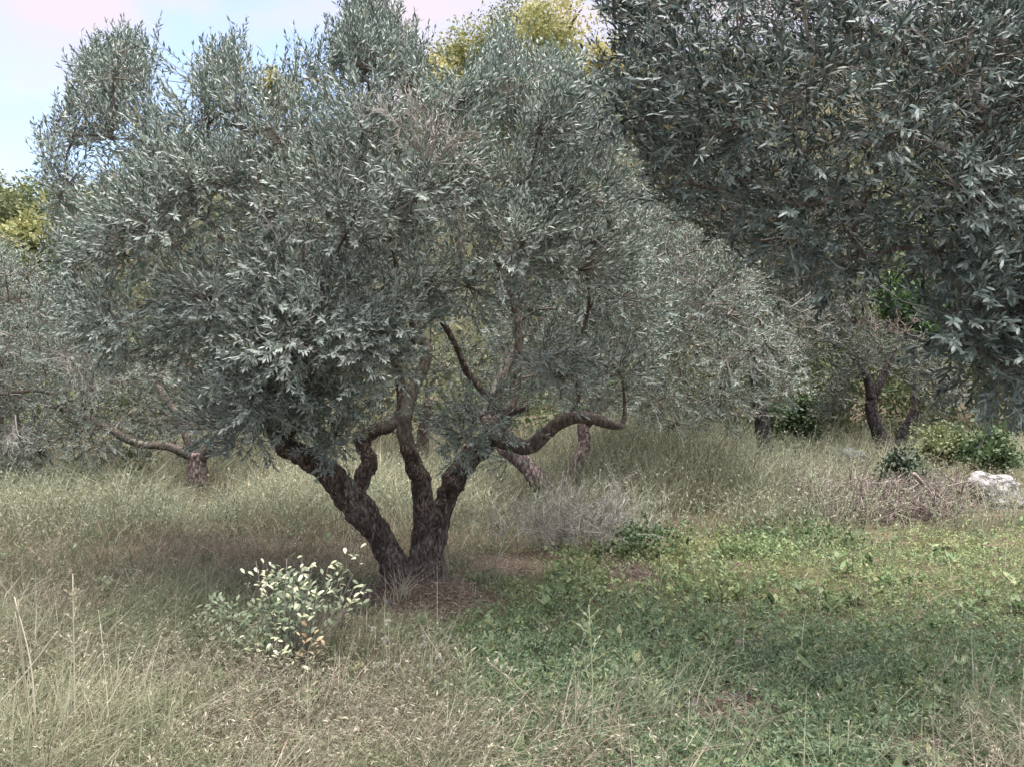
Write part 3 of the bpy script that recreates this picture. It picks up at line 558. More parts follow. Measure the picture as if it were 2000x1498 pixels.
bt.obj('dead_twigs', M['dead'], t)['kind'] = 'stuff'

r = np.random.default_rng(15)
t = thing('olive_tree', 'silvery olive crown at the left edge below the hill', 'tree', (-10.3, 16.0, float(gz(-10.3, 16.0))))
limb(t, 'trunk', [(-10, 920, 16, 50), (-15, 850, 16, 40), (0, 760, 16, 30), (20, 640, 16, 18)], 'bark', 10)
crown(t, M['olive_pale'], [(-150, 480), (-60, 420), (20, 450), (80, 480), (150, 500), (180, 570), (170, 700), (80, 760), (-60, 780), (-160, 700)], 16, 2.0, 90, 16, r, .5, (.11, .026), 7, kind='rhomb', nodes=[P(20, 640, 16), P(0, 700, 16)], sl=(.3, .45), twigs=False)

r = np.random.default_rng(16)
t = thing('olive_tree', 'small dark olive tree with twin gnarled stems above the white rock', 'tree', G(1738, 905))
fused(t, 'trunk', [[(1740, 925, 16, 50), (1735, 895, 16, 40), (1718, 850, 16, 30), (1702, 805, 16, 28), (1704, 770, 16, 24)], [(1742, 905, 16, 38), (1757, 865, 16, 30), (1776, 830, 16, 28), (1788, 800, 16, 22)]], 'bark_dark', .03, 16, .02)
n2 = [limb(t, 'limb', q, 'bark_dark', 8) for q in ([(1704, 780, 16, 22), (1690, 730, 16, 15), (1660, 690, 16, 8)], [(1706, 775, 16, 18), (1740, 700, 16, 12), (1760, 650, 16, 7)])]
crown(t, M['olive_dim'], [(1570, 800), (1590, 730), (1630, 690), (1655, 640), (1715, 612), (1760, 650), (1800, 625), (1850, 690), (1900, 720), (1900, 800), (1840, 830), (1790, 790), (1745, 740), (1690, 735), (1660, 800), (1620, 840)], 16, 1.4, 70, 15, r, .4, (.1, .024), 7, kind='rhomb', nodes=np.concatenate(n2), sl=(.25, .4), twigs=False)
bt = Buf()
for px in (1680, 1710, 1740, 1770): bare_spray(bt, P(px, 650, 15.4), (0, -.2, .8), .35, 5, r, .01)
bt.obj('dead_twigs', M['brush'], t)['kind'] = 'stuff'

r = np.random.default_rng(17)
t = thing('olive_tree', 'far olive tree glimpsed between the limbs of the forked trunk', 'tree', (-1.75, 15.5, float(gz(-1.75, 15.5))))
limb(t, 'trunk', [(829, 925, 15.5, 30), (826, 860, 15.5, 26), (835, 780, 15.5, 20)], 'bark', 8)
crown(t, M['olive_dim'], [(330, 470), (450, 380), (620, 320), (800, 290), (960, 310), (1090, 400), (1130, 560), (1110, 740), (1020, 830), (900, 862), (830, 835), (740, 864), (640, 868), (540, 830), (420, 780), (350, 640)], 15.5, 2.2, 190, 22, r, .52, (.1, .026), 8, kind='rhomb', nodes=[P(835, 780, 15.5), P(830, 850, 15.5)], sl=(.28, .42), twigs=False)

r = np.random.default_rng(18)
t = thing('olive_tree', 'shaded olive crown in the gap between the main crown and the near boughs', 'tree', (4.6, 14.5, float(gz(4.6, 14.5))))
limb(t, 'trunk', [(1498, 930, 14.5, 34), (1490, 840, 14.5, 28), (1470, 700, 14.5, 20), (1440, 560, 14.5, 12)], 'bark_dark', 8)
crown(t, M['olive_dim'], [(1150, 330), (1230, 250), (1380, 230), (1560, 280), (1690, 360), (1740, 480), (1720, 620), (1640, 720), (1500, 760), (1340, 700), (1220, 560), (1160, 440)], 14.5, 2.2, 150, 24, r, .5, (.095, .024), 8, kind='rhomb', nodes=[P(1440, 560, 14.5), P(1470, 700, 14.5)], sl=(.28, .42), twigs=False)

# ------------------------------------------------------------------ broadleaf trees and bushes
def leafy(parent, mat, center, radii, nclump, per, leaf, r, name='crown', kind='rhomb', crad=.35, flat=0.0):
    c = np.asarray(center, float); d = nrm(r.normal(size=(nclump, 3))); rr = r.random(nclump) ** .4
    C = c + d * rr[:, None] * np.asarray(radii) * (1 + .18 * r.normal(size=(nclump, 1)))
    ci = np.repeat(np.arange(nclump), per); q = nrm(r.normal(size=(len(ci), 3))); sz = crad * np.mean(radii) * r.uniform(.6, 1.3, nclump)[ci]
    pos = C[ci] + q * (sz * r.random(len(ci)) ** .5)[:, None]
    dr = nrm(q + r.normal(0, .7, q.shape)); n = q * .6 + r.normal(0, .5, q.shape); n[:, 2] += .9 + flat
    ln = leaf * r.uniform(.6, 1.3, len(ci)); b = Buf(); leaf_geo(b, pos, dr, n, ln, ln * .62, kind, .12)
    o = b.obj(name, mat, parent); o['kind'] = 'stuff'; return o

def broadleaf(name, label, px, py, Y, rad_px, mat, cat='tree', squash=1.0, leaf=.28, nclump=60, per=55, seed=0, trunk=True, group=None):
    r = np.random.default_rng(100 + seed); c = P(px, py, Y); R = rad_px / F * Y; g = float(gz(c[0], c[1]))
    th = thing(name, label, cat, (c[0], c[1], g), group)
    if trunk:
        b = Buf(); top = c[2] + R * .3
        tube(b, [(c[0], c[1], g - .3), (c[0] + .03 * R, c[1], g + (top - g) * .5), (c[0] - .05 * R, c[1], top)], [R * .09, R * .07, R * .03], 8, 4)
        for k in range(4):
            a = k * 1.7 + seed; tube(b, [(c[0], c[1], g + (c[2] - g) * .5), (c[0] + .35 * R * math.cos(a), c[1] + .35 * R * math.sin(a), c[2]), (c[0] + .7 * R * math.cos(a), c[1] + .7 * R * math.sin(a), c[2] + .3 * R)], [R * .05, R * .035, R * .015], 6, 3)
        b.obj('trunk', M['bark_limb'], th, smooth=True)
    leafy(th, M[mat], c, (R, R, R * squash), nclump, per, leaf, r)
    return th

hillset = [
 ('dark_tree', 'dark green rounded tree on the skyline left of the yellow one', 885, 165, 58, 75, 'hill_dark'),
 ('sunlit_tree', 'sunlit yellow tree below the skyline beside the main crown top', 850, 175, 50, 52, 'hill_sunlit'),
 ('sunlit_tree', 'tall bright yellow green tree at the top centre of the hill', 1090, 70, 52, 90, 'hill_sunlit'),
 ('green_tree', 'olive green tree topping the skyline behind the yellow green tree', 1010, 85, 60, 85, 'hill_mid'),
 ('sunlit_tree', 'yellow green tree half hidden between main crown and the near boughs', 1180, 150, 50, 70, 'hill_sunlit'),
 ('green_tree', 'mid green tree filling the gap under the skyline peak', 960, 190, 56, 80, 'hill_mid'),
 ('sunlit_tree', 'small yellow treetop peeping between the two crown peaks of the main tree', 540, 185, 55, 38, 'hill_sunlit'),
 ('dark_tree', 'green tree on the low skyline at the far left', 45, 420, 48, 78, 'hill_dark'),
 ('green_tree', 'pale green tree below the skyline at the left edge', -10, 460, 40, 80, 'hill_mid'),
 ('sunlit_tree', 'yellow green slender tree beside the main crown at the left', 115, 480, 36, 48, 'hill_sunlit'),
 ('dark_tree', 'dark tree on the skyline just touching the left flank of the crown', 150, 420, 50, 70, 'hill_dark'),
 ('green_tree', 'dull green tree on the slope behind the main crown', 330, 350, 52, 110, 'hill_mid'),
 ('sunlit_tree', 'broad yellow green treetop under the top edge between the crowns', 1050, 120, 50, 80, 'hill_sunlit_yg'),
 ('green_tree', 'yellowish tree right of the dark skyline tree', 930, 130, 54, 70, 'hill_sunlit_yg'),
 ('green_tree', 'soft green tree low on the slope at the left edge', 60, 500, 34, 75, 'hill_sunlit_yg'),
 ('green_tree', 'tall dull tree on the slope behind the near boughs', 1330, 120, 55, 150, 'hill_mid'),
]
for i, (nm, lb, px, py, Y, rp, mt) in enumerate(hillset):
    broadleaf(nm, lb, px, py, Y, rp, mt, leaf=.25, nclump=90, per=55, seed=i)
backset = [
 ('broadleaf_tree', 'dark broadleaf tree closing the view behind the near boughs', 1640, 520, 21, 190, 'undergrowth', .13, 1.1),
 ('broadleaf_tree', 'brownish broadleaf tree at the right edge behind the grey olive', 1930, 560, 22, 200, 'undergrowth', .13, 1.1),
 ('broadleaf_tree', 'dull broadleaf tree behind the pale olive on the right', 1400, 500, 22, 200, 'undergrowth', .13, 1.1),
 ('broadleaf_tree', 'dull broadleaf tree far behind the crown of the left stump olive', 420, 640, 24, 190, 'undergrowth', .14, 1.1),
 ('green_sapling', 'bright green sapling in the gap beside the near hanging boughs', 1785, 580, 17, 62, 'fresh', .13, 1.0),
 ('green_bush', 'fresh green bush at the foot of the pale olive', 1560, 815, 17, 62, 'vine', .1, .7),
 ('green_bush', 'yellow green weed clump right of the twin stemmed olive', 1840, 862, 13, 48, 'yellowgreen', .06, .8),
 ('green_bush', 'dark green leafy bush under the near boughs at the right edge', 1935, 880, 12.4, 56, 'vine', .065, .8),
 ('dark_bush', 'dark low bush behind the pile of cut branches', 1755, 935, 11.4, 52, 'darkbush', .07, .8),
 ('yellow_weed', 'small yellow green weed left of the pinkish stump', 262, 905, 12.8, 26, 'yellowgreen', .06, .9),
]
for i, (nm, lb, px, py, Y, rp, mt, lf, sq) in enumerate(backset):
    big = nm == 'broadleaf_tree'
    broadleaf(nm, lb, px, py, Y, rp, mt, 'tree' if big or nm == 'green_sapling' else 'bush', sq, lf, 90 if big else 46, 130 if big else 70, 40 + i, trunk=big or nm == 'green_sapling')

# scrub that clothes the rest of the hillside
r = np.random.default_rng(21); n = 1400
hx = r.uniform(-60, 60, n); hy = r.uniform(23, 76, n); hs = r.uniform(.8, 2.2, n); per = 34; ci = np.repeat(np.arange(n), per)
q = nrm(r.normal(size=(n * per, 3))); q[:, 2] = np.abs(q[:, 2])
pos = np.stack([hx, hy, gz(hx, hy)], 1)[ci] + q * hs[ci][:, None] * r.random((n * per, 1)) ** .4
nv = q + r.normal(0, .5, q.shape); nv[:, 2] += .8; b = Buf(); ln = r.uniform(.3, .6, n * per)
leaf_geo(b, pos, nrm(q + r.normal(0, .8, q.shape)), nv, ln, ln * .65, 'rhomb', .1)
tag(b.obj('hillside_scrub', M['scrub']), 'olive brown scrub covering the hillside behind the trees', 'scrub', kind='stuff')

r = np.random.default_rng(22); n = 420
hx = r.uniform(-17, 17, n); hy = r.uniform(18.5, 23, n); hs = r.uniform(.5, 1.1, n); per = 75; ci = np.repeat(np.arange(n), per)
q = nrm(r.normal(size=(n * per, 3))); base = np.stack([hx, hy, gz(hx, hy) + r.uniform(.1, 1.9, n)], 1)
pos = base[ci] + q * hs[ci][:, None] * r.random((n * per, 1)) ** .4
nv = q + r.normal(0, .5, q.shape); nv[:, 2] += .8; b = Buf(); ln = r.uniform(.1, .2, n * per)
leaf_geo(b, pos, nrm(q + r.normal(0, .8, q.shape)), nv, ln, ln * .5, 'rhomb', .1)
tag(b.obj('undergrowth', M['undergrowth']), 'dense dull green undergrowth closing the far side of the field', 'undergrowth', kind='stuff')

# ------------------------------------------------------------------ grasses and herbs (ground cover)
def px_of(x, y, z=0.0): return 1000 + x / y * F, 749 - (z - CAM_H) / y * F
def greenness(x, y):
    px, py = px_of(x, y)
    edge = 905 + 85 * vnoise(x, y, 3.1, 3) + 40 * vnoise(x, y, 7.7, 13) - 60 * sstep(1380, 1490, py) * -1.6
    top = 1035 + 45 * vnoise(x, y, 2.3, 5) + 55 * sstep(1250, 900, px)
    dryfoot = np.maximum(.4 * sstep(1395, 1450, py + 35 * vnoise(x, y, 6, 23)) * sstep(1380, 1200, px), .4 * sstep(1370, 1430, py + 30 * vnoise(x, y, 6, 24)) * sstep(1730, 1830, px))
    return sstep(edge - 60, edge + 70, px) * sstep(top - 40, top + 40, py) * (1 - dryfoot)
BARE = [(835, 1178, 135, 44), (1415, 1405, 95, 48), (1005, 1105, 95, 26), (1240, 1128, 48, 18), (1790, 1480, 90, 40), (930, 1370, 50, 26), (1745, 992, 170, 42), (1940, 985, 95, 40)]
def bareness(x, y):
    px, py = px_of(x, y); b = np.zeros_like(px)
    for cx, cy, rx, ry in BARE: b = np.maximum(b, sstep(1.25, .65, np.hypot((px - cx) / rx, (py - cy) / ry) + .25 * vnoise(x, y, 7, 2)))
    return b
def scatter(n, ymin, ymax, r, power=1.0, margin=1.2):
    """ground points, denser near the viewer"""
    u = r.random(n)
    y = (ymin ** -power + u * (ymax ** -power - ymin ** -power)) ** (-1 / power)
    x = r.uniform(-1, 1, n) * (y * .64 * margin + .5); return x, y
def blades(buf, x, y, h, wd, lean, r, segs=3, z0=-.01):
    N = len(x); p = np.stack([x, y, gz(x, y) + z0], 1); a = 3.0 * vnoise(x, y, 2.6, 21) + r.normal(0, .95, N); ld = np.stack([np.cos(a), np.sin(a), 0 * a], 1)
    fa = r.uniform(0, 2 * math.pi, N); sd = np.stack([np.cos(fa), np.sin(fa), 0 * fa], 1); vs = []
    for k in range(segs):
        t = k / segs; c = p + ld * (lean * h * t ** 1.8)[:, None]; c[:, 2] += h * t * (1 - .35 * lean * t); wk = wd * (1 - .55 * t)
        vs += [c - sd * wk[:, None] / 2, c + sd * wk[:, None] / 2]
    c = p + ld * (lean * h)[:, None]; c[:, 2] += h * (1 - .35 * lean); vs.append(c)
    v = np.stack(vs, 1); m = segs * 2 + 1; b = np.arange(N)[:, None] * m; fs = [b + np.array([[2 * k, 2 * k + 1, 2 * k + 3, 2 * k + 2]]) for k in range(segs - 1)]
    fs.append(b + np.array([[m - 3, m - 2, m - 1]])); buf.add(v, fs); return c

def low(x, y): return 1 - .7 * np.exp(-(((x + .55) / .8) ** 2 + ((y - 5.5) / .65) ** 2))
def view_gap(x, y):
    px, py = px_of(x, y)
    return 1 - .7 * np.exp(-((px - 388) / 60) ** 2) * sstep(12.4, 12.0, y) - .6 * np.exp(-((px - 1010) / 55) ** 2) * sstep(10.5, 10.2, y)
def under_tree(x, y): return np.exp(-(((x + 2.1) / 1.6) ** 2 + ((y - 7.6) / 1.2) ** 2))  # ellipse left of the trunk where the grass turns browner

r = np.random.default_rng(31)
# dry grass on the left and in front
x, y = scatter(155000, 2.6, 10.5, r, .8); k = (r.random(len(x)) > np.maximum(greenness(x, y) * .93, bareness(x, y) * .96)) & (r.random(len(x)) < .55 + .55 * vnoise(x, y, 5.2, 1)); x, y = x[k], y[k]
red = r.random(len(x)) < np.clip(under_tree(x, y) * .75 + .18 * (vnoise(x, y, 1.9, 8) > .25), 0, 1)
hgt = (.07 + .44 * r.random(len(x)) ** 1.7) * (1 - .1 * red) * (1 + .3 * vnoise(x, y, 1.3, 4)) * low(x, y); wd = r.uniform(.003, .0075, len(x)) * (.75 + y / 12)
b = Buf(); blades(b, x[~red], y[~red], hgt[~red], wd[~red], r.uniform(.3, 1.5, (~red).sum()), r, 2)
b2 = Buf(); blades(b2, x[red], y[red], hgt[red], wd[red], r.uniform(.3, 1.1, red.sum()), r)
# drooping seed heads on part of the stalks
def awns(buf, x, y, h, r, pairs=5, lw=(.028, .0042)):
    N = len(x); O = np.stack([x, y, gz(x, y) + h * .35], 1); a = r.uniform(0, 6.283, N); D = np.stack([np.cos(a) * .45, np.sin(a) * .45, np.ones(N)], 1)
    sprigs(buf, buf, O, D, h * .65, pairs, lw, r, 'rhomb', up=-.9, spread=(15, 50), upn=.2, twig=(.0013, .0008), gravity=.5)
x, y = scatter(9500, 2.9, 9.5, r, 1.0); k = r.random(len(x)) > np.maximum(greenness(x, y) * .97, bareness(x, y)); x, y = x[k], y[k]; awns(b, x, y, r.uniform(.2, .5, len(x)) * low(x, y), r, 5, (.03, .0056))
bs = Buf(); x, y = scatter(5600, 2.8, 8.5, r, 1.0); k = r.random(len(x)) > np.maximum(greenness(x, y) * .9, bareness(x, y)); x, y = x[k], y[k]
awns(bs, x, y, r.uniform(.15, .42, len(x)) * low(x, y), r, 4, (.028, .0062))
x, y = scatter(5000, 2.8, 5.5, r, 1.0); k = (r.random(len(x)) < .12 + .5 * sstep(-1.0, -2.0, x) * sstep(4.4, 3.2, y)) & (r.random(len(x)) > greenness(x, y)); x, y = x[k], y[k]
blades(bs, x, y, r.uniform(.3, .52, len(x)), r.uniform(.0025, .0045, len(x)), r.uniform(.02, .35, len(x)), r, 3)
tag(bs.obj('straw_seed_heads', M['straw']), 'pale drooping seed heads scattered through the dry grass', 'grass', kind='stuff')
tag(b.obj('dry_grass', M['dry']), 'straw and olive coloured dry grass across the left and the foreground', 'grass', kind='stuff')
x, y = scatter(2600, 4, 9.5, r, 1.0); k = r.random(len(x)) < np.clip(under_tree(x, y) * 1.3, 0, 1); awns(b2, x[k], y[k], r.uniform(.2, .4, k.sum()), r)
tag(b2.obj('russet_grass', M['dryred']), 'russet brown dry grass left of the trunk', 'grass', kind='stuff')
# pale meadow behind
x, y = scatter(36000, 8.2, 23, r, .9, 1.1); k = (r.random(len(x)) > np.maximum(greenness(x, y), bareness(x, y))) & (r.random(len(x)) < sstep(7.5, 10.5, y)); x, y = x[k], y[k]
b = Buf(); blades(b, x, y, r.uniform(.22, .8, len(x)) * (1 + .35 * vnoise(x, y, 1.7, 31)) * view_gap(x, y), r.uniform(.007, .014, len(x)) * (.5 + y / 20), r.uniform(.3, 1.4, len(x)), r, 2)
x, y = scatter(3400, 8.5, 18, r, 1.0, 1.1); k = r.random(len(x)) > greenness(x, y); x, y = x[k], y[k]; awns(b, x, y, r.uniform(.45, .85, len(x)) * view_gap(x, y), r, 5, (.045, .012))
tag(b.obj('meadow_grass', M['far']), 'pale tall meadow grass behind the main tree', 'grass', kind='stuff')
# green herbs on the right
def herbs(buf, x, y, r, ln, lw, pairs=5, h0=.01):
    N = len(x); O = np.stack([x, y, gz(x, y) + h0], 1); a = r.uniform(0, 6.283, N); D = np.stack([np.cos(a), np.sin(a), r.uniform(.35, 1.5, N)], 1)
    sprigs(buf, None, O, D, ln, pairs, lw, r, 'rhomb', up=-.5, spread=(45, 80), upn=1.1, twig=(.0016, .001), gravity=.1)
x, y = scatter(40000, 3.0, 10.5, r, .75); gr = greenness(x, y) * (1 - .95 * bareness(x, y)); k = r.random(len(x)) < gr * (.85 + .15 * vnoise(x, y, 3.7, 6)); x, y = x[k], y[k]
blue = r.random(len(x)) < sstep(6.2, 4.6, y + .7 * vnoise(x, y, 2.1, 9)) * .85
b = Buf(); sz_ = 1 + .45 * vnoise(x, y, 5.5, 17); big_ = (~blue) & (vnoise(x, y, 2.9, 19) > .35); sm_ = (~blue) & ~big_
herbs(b, x[sm_], y[sm_], r, r.uniform(.07, .19, sm_.sum()) * sz_[sm_], (.03, .017)); herbs(b, x[big_], y[big_], r, r.uniform(.12, .26, big_.sum()) * sz_[big_], (.048, .026), 4)
bb_ = Buf(); herbs(bb_, x[blue], y[blue], r, r.uniform(.1, .3, blue.sum()) * sz_[blue], (.034, .0115), 6)
x, y = scatter(30000, 2.8, 9.5, r, .9); k = r.random(len(x)) < greenness(x, y) * (1 - bareness(x, y)) * .7; x, y = x[k], y[k]
blades(b, x, y, r.uniform(.06, .24, len(x)), r.uniform(.0025, .005, len(x)), r.uniform(.2, .9, len(x)), r, 2)
tag(b.obj('green_herbs', M['green']), 'low green herbs carpeting the right of the field', 'weeds', kind='stuff')
# taller leafy weeds in the meadow
x, y = scatter(8600, 8.0, 17, r, 1.0, 1.1); k = (r.random(len(x)) > np.maximum(greenness(x, y) * .8, bareness(x, y))) & (r.random(len(x)) < .35 + .6 * np.exp(-(((x - 2.2) / 2.2) ** 2 + ((y - 11.5) / 2.6) ** 2)) + .65 * sstep(-.3, .4, vnoise(x, y, 1.1, 15))); x, y = x[k], y[k]; N = len(x)
bw = Buf(); a = r.uniform(0, 6.283, N); sprigs(bw, bw, np.stack([x, y, gz(x, y)], 1), np.stack([np.cos(a) * .5, np.sin(a) * .5, np.ones(N)], 1), r.uniform(.3, .75, N) * (1 + .3 * vnoise(x, y, 1.9, 33)) * view_gap(x, y) * (1 + .55 * np.exp(-(((x - 2.2) / 2.2) ** 2 + ((y - 11.5) / 2.6) ** 2))), 8, (.045, .017), r, 'rhomb', up=-.2, spread=(30, 75), upn=.7, twig=(.003, .0015))
tag(bw.obj('meadow_weeds', M['weeds']), 'grey green leafy weeds standing in the pale meadow', 'weeds', kind='stuff')
# scattered herbs among the dry grass too
x, y = scatter(11000, 2.8, 9, r, .9); k = (r.random(len(x)) < .75 * sstep(-.3, .5, vnoise(x, y, 2.2, 12))) & (r.random(len(x)) > bareness(x, y)); x, y = x[k], y[k]
herbs(bb_, x, y, r, r.uniform(.1, .26, len(x)), (.028, .009), 6)
tag(bb_.obj('fern_leaved_herbs', M['bluegreen']), 'blue green feathery herbs in the right foreground', 'weeds', kind='stuff')
# litter on bare patches and everywhere thinly
x, y = scatter(160000, 2.9, 12, r, .9); k = r.random(len(x)) < np.maximum(bareness(x, y), .05); x, y = x[k], y[k]; N = len(x)
a = r.uniform(0, 6.283, N); d = np.stack([np.cos(a), np.sin(a), r.normal(.1, .25, N)], 1); nv = r.normal(0, .35, (N, 3)); nv[:, 2] += 1
b = Buf(); leaf_geo(b, np.stack([x, y, gz(x, y) + r.uniform(.003, .02, N)], 1), d, nv, r.uniform(.02, .065, N), r.uniform(.003, .011, N), 'rhomb', .1)
tag(b.obj('leaf_litter', M['litter']), 'pinkish brown fallen leaves and straw on the bare patches', 'litter', kind='stuff')

# ------------------------------------------------------------------ pale leaved shrub in front
r = np.random.default_rng(41)
ub = Buf(); leaf_geo(ub, np.zeros((1, 3)), np.array([[0, 1., 0]]), np.array([[0, 0, 1.]]), np.ones(1), np.ones(1) * .38, 'oval', .24)
LEAFM = {k: ub.mesh('leaf', M[k]) for k in ('sunlit_leaf', 'shrub_leaf', 'gold_leaf')}
shrub = thing('pale_shrub', 'pale leaved shrub catching the light in front of the forked trunk', 'shrub', G(565, 1330))
sb = np.array(shrub.location)
tips = [(500, 1095, 4.3, 'sunlit_leaf', 9), (520, 1100, 4.25, 'sunlit_leaf', 9), (560, 1090, 4.3, 'sunlit_leaf', 9), (590, 1092, 4.35, 'sunlit_leaf', 8), (610, 1105, 4.25, 'sunlit_leaf', 8), (505, 1130, 4.2, 'sunlit_leaf', 7), (640, 1110, 4.4, 'sunlit_leaf', 8), (670, 1080, 4.4, 'sunlit_leaf', 9), (700, 1062, 4.45, 'sunlit_leaf', 8), (715, 1140, 4.4, 'sunlit_leaf', 9), (690, 1150, 4.35, 'sunlit_leaf', 7),
        (570, 1140, 4.15, 'sunlit_leaf', 7), (620, 1140, 4.1, 'sunlit_leaf', 7), (560, 1180, 4.2, 'shrub_leaf', 10), (590, 1190, 4.3, 'shrub_leaf', 10), (530, 1190, 4.35, 'shrub_leaf', 9), (610, 1170, 4.25, 'shrub_leaf', 9), (640, 1180, 4.3, 'shrub_leaf', 8), (550, 1210, 4.4, 'shrub_leaf', 10), (500, 1200, 4.4, 'shrub_leaf', 9), (450, 1195, 4.45, 'shrub_leaf', 10), (440, 1225, 4.4, 'shrub_leaf', 9), (480, 1240, 4.3, 'shrub_leaf', 8),
        (545, 1222, 4.05, 'sunlit_leaf', 5), (530, 1262, 4.0, 'sunlit_leaf', 6), (550, 1272, 4.0, 'sunlit_leaf', 5), (600, 1230, 4.15, 'gold_leaf', 6), (610, 1260, 4.15, 'gold_leaf', 6), (620, 1300, 4.1, 'sunlit_leaf', 5), (470, 1250, 4.2, 'sunlit_leaf', 4), (690, 1120, 4.4, 'shrub_leaf', 6), (430, 1170, 4.5, 'shrub_leaf', 7), (575, 1115, 4.3, 'shrub_leaf', 7)]
for i, (px, py, Y, mt, n) in enumerate(tips):
    e = P(px, py, Y); mid = sb * .45 + e * .55 + np.array([0, 0, -.04]) + r.normal(0, .02, 3); st = sb + np.array([r.normal(0, .03), r.normal(0, .03), -.02])
    bst = Buf(); c, rr_ = tube(bst, [st, mid, e], [.006, .004, .0018], 5, 5, .05); so = bst.obj('stem', M['twig'], shrub, smooth=True)
    T = nrm(c[-1] - c[-4])
    n = int(n * 1.6)
    for k in range(n):
        f = 1 - k / n * .25; p = c[min(len(c) - 1, int(f * (len(c) - 1)))] + r.normal(0, 1, 3) * [.035, .03, .012]
        a = r.uniform(0, 6.283); d = np.array([math.cos(a), math.sin(a) * .8, r.uniform(-.1, .45)]) + T * .35
        put_leaf(so, LEAFM['shrub_leaf' if mt == 'sunlit_leaf' and r.random() < .18 else mt], p, d, np.array([0, -.5, 1.0]) + r.normal(0, .3, 3), float(r.uniform(.026, .05)))
b = Buf()
for px, py, Y, R, n, in [(560, 1195, 4.4, .12, 110), (590, 1165, 4.4, .1, 90), (560, 1140, 4.45, .1, 70), (450, 1205, 4.5, .1, 45), (510, 1200, 4.45, .1, 60), (570, 1240, 4.35, .12, 80), (420, 1185, 4.5, .08, 50), (630, 1165, 4.4, .08, 50)]:
    c = P(px, py, Y); q = nrm(r.normal(size=(n, 3))); d = nrm(q + r.normal(0, .5, q.shape)); nv = r.normal(0, .4, q.shape) + np.array([0, -.3, 1]); ln = r.uniform(.03, .055, n)
    leaf_geo(b, c + q * R * r.random((n, 1)) ** .5, d, nv, ln, ln * .4, 'oval', .1)
b.obj('foliage', M['shrub_leaf'], shrub)['kind'] = 'stuff'

# ------------------------------------------------------------------ small plants that stand out
def stalk_thing(name, label, cat, pts, r0, r1, mat, group=None):
    th = thing(name, label, cat, pts[0], group); b = Buf(); c, rr_ = tube(b, pts, np.linspace(r0, r1, len(pts)), 5, 6, .03); b.obj('stem', M[mat], th, smooth=True); return th, c
r = np.random.default_rng(51)
def panicle(th, c, frac, n, ln, lw, mat, r, droop=.3):
    """side sprays of spikelets along the top of a stalk"""
    b = Buf(); k0 = int(len(c) * (1 - frac)); idx = np.linspace(k0, len(c) - 1, n).astype(int); O = c[idx]; a = np.arange(n) * 2.4
    D = np.stack([np.cos(a) * .8, np.sin(a) * .5, np.full(n, .75)], 1); ls = ln * (1.15 - .7 * np.linspace(0, 1, n))
    sprigs(b, b, O, D, ls, 3, lw, r, 'rhomb', up=-droop, spread=(10, 30), upn=.1, twig=(.0012, .0007)); b.obj('seed_head', M[mat], th)
tall = [(1153, 1530, 1150, 1180, 3.25), (908, 1420, 905, 1270, 3.6), (1260, 1420, 1275, 1330, 3.55), (1230, 1390, 1225, 1280, 3.9)]
labs = ['tall green flowering grass stalk standing alone in the right foreground', 'short upright grass stalk right of the seed heads', 'thin grass stalk right of the tall one near the bare patch', 'thin grass stalk behind the tall one']
for (bx, by, tx, ty, Y), lb in zip(tall, labs):
    p0 = P(bx, by, Y); p0[2] = float(gz(p0[0], p0[1])); p1 = P(tx, ty, Y)
    th, c = stalk_thing('grass_stalk', lb, 'grass stalk', [p0, p0 * .5 + p1 * .5 + [.012, 0, 0], p1], .0042, .0017, 'stalkgreen'); panicle(th, c, .6, 24, .13, (.026, .006), 'stalkgreen', r)
lst = [([(75, 1520), (62, 1310), (28, 1165)], 'leaning dead straw stalk at the left edge, tip farthest left'), ([(60, 1510), (48, 1340), (30, 1195)], 'dead straw stalk beside the leftmost leaning one'), ([(58, 1400), (45, 1290), (35, 1170)], 'short dead straw stalk behind the leaning pair'), ([(-40, 1415), (45, 1320), (112, 1232)], 'straight straw stalk slanting up to the right at the left edge'), ([(148, 1520), (146, 1380), (142, 1120)], 'tallest upright straw stalk in the left foreground'), ([(8, 1520), (5, 1420), (0, 1380)], 'stub of straw stalk cut by the left frame edge'), ([(950, 1290), (1000, 1330), (1070, 1400)], 'pale thick seed spike leaning left in the centre foreground')]
for i, (q, lb) in enumerate(lst):
    Y = 3.35 if i < 6 else 3.7
    pts = [P(a, bq, Y) for a, bq in q]
    if i == 6: pts = pts[::-1] + []
    th, c = stalk_thing('straw_stalk', lb, 'straw stalk', pts, .0042, .002, 'straw')
    if i in (4, 6): panicle(th, c, .5 if i == 6 else .25, 16, .06, (.024, .007), 'straw', r)
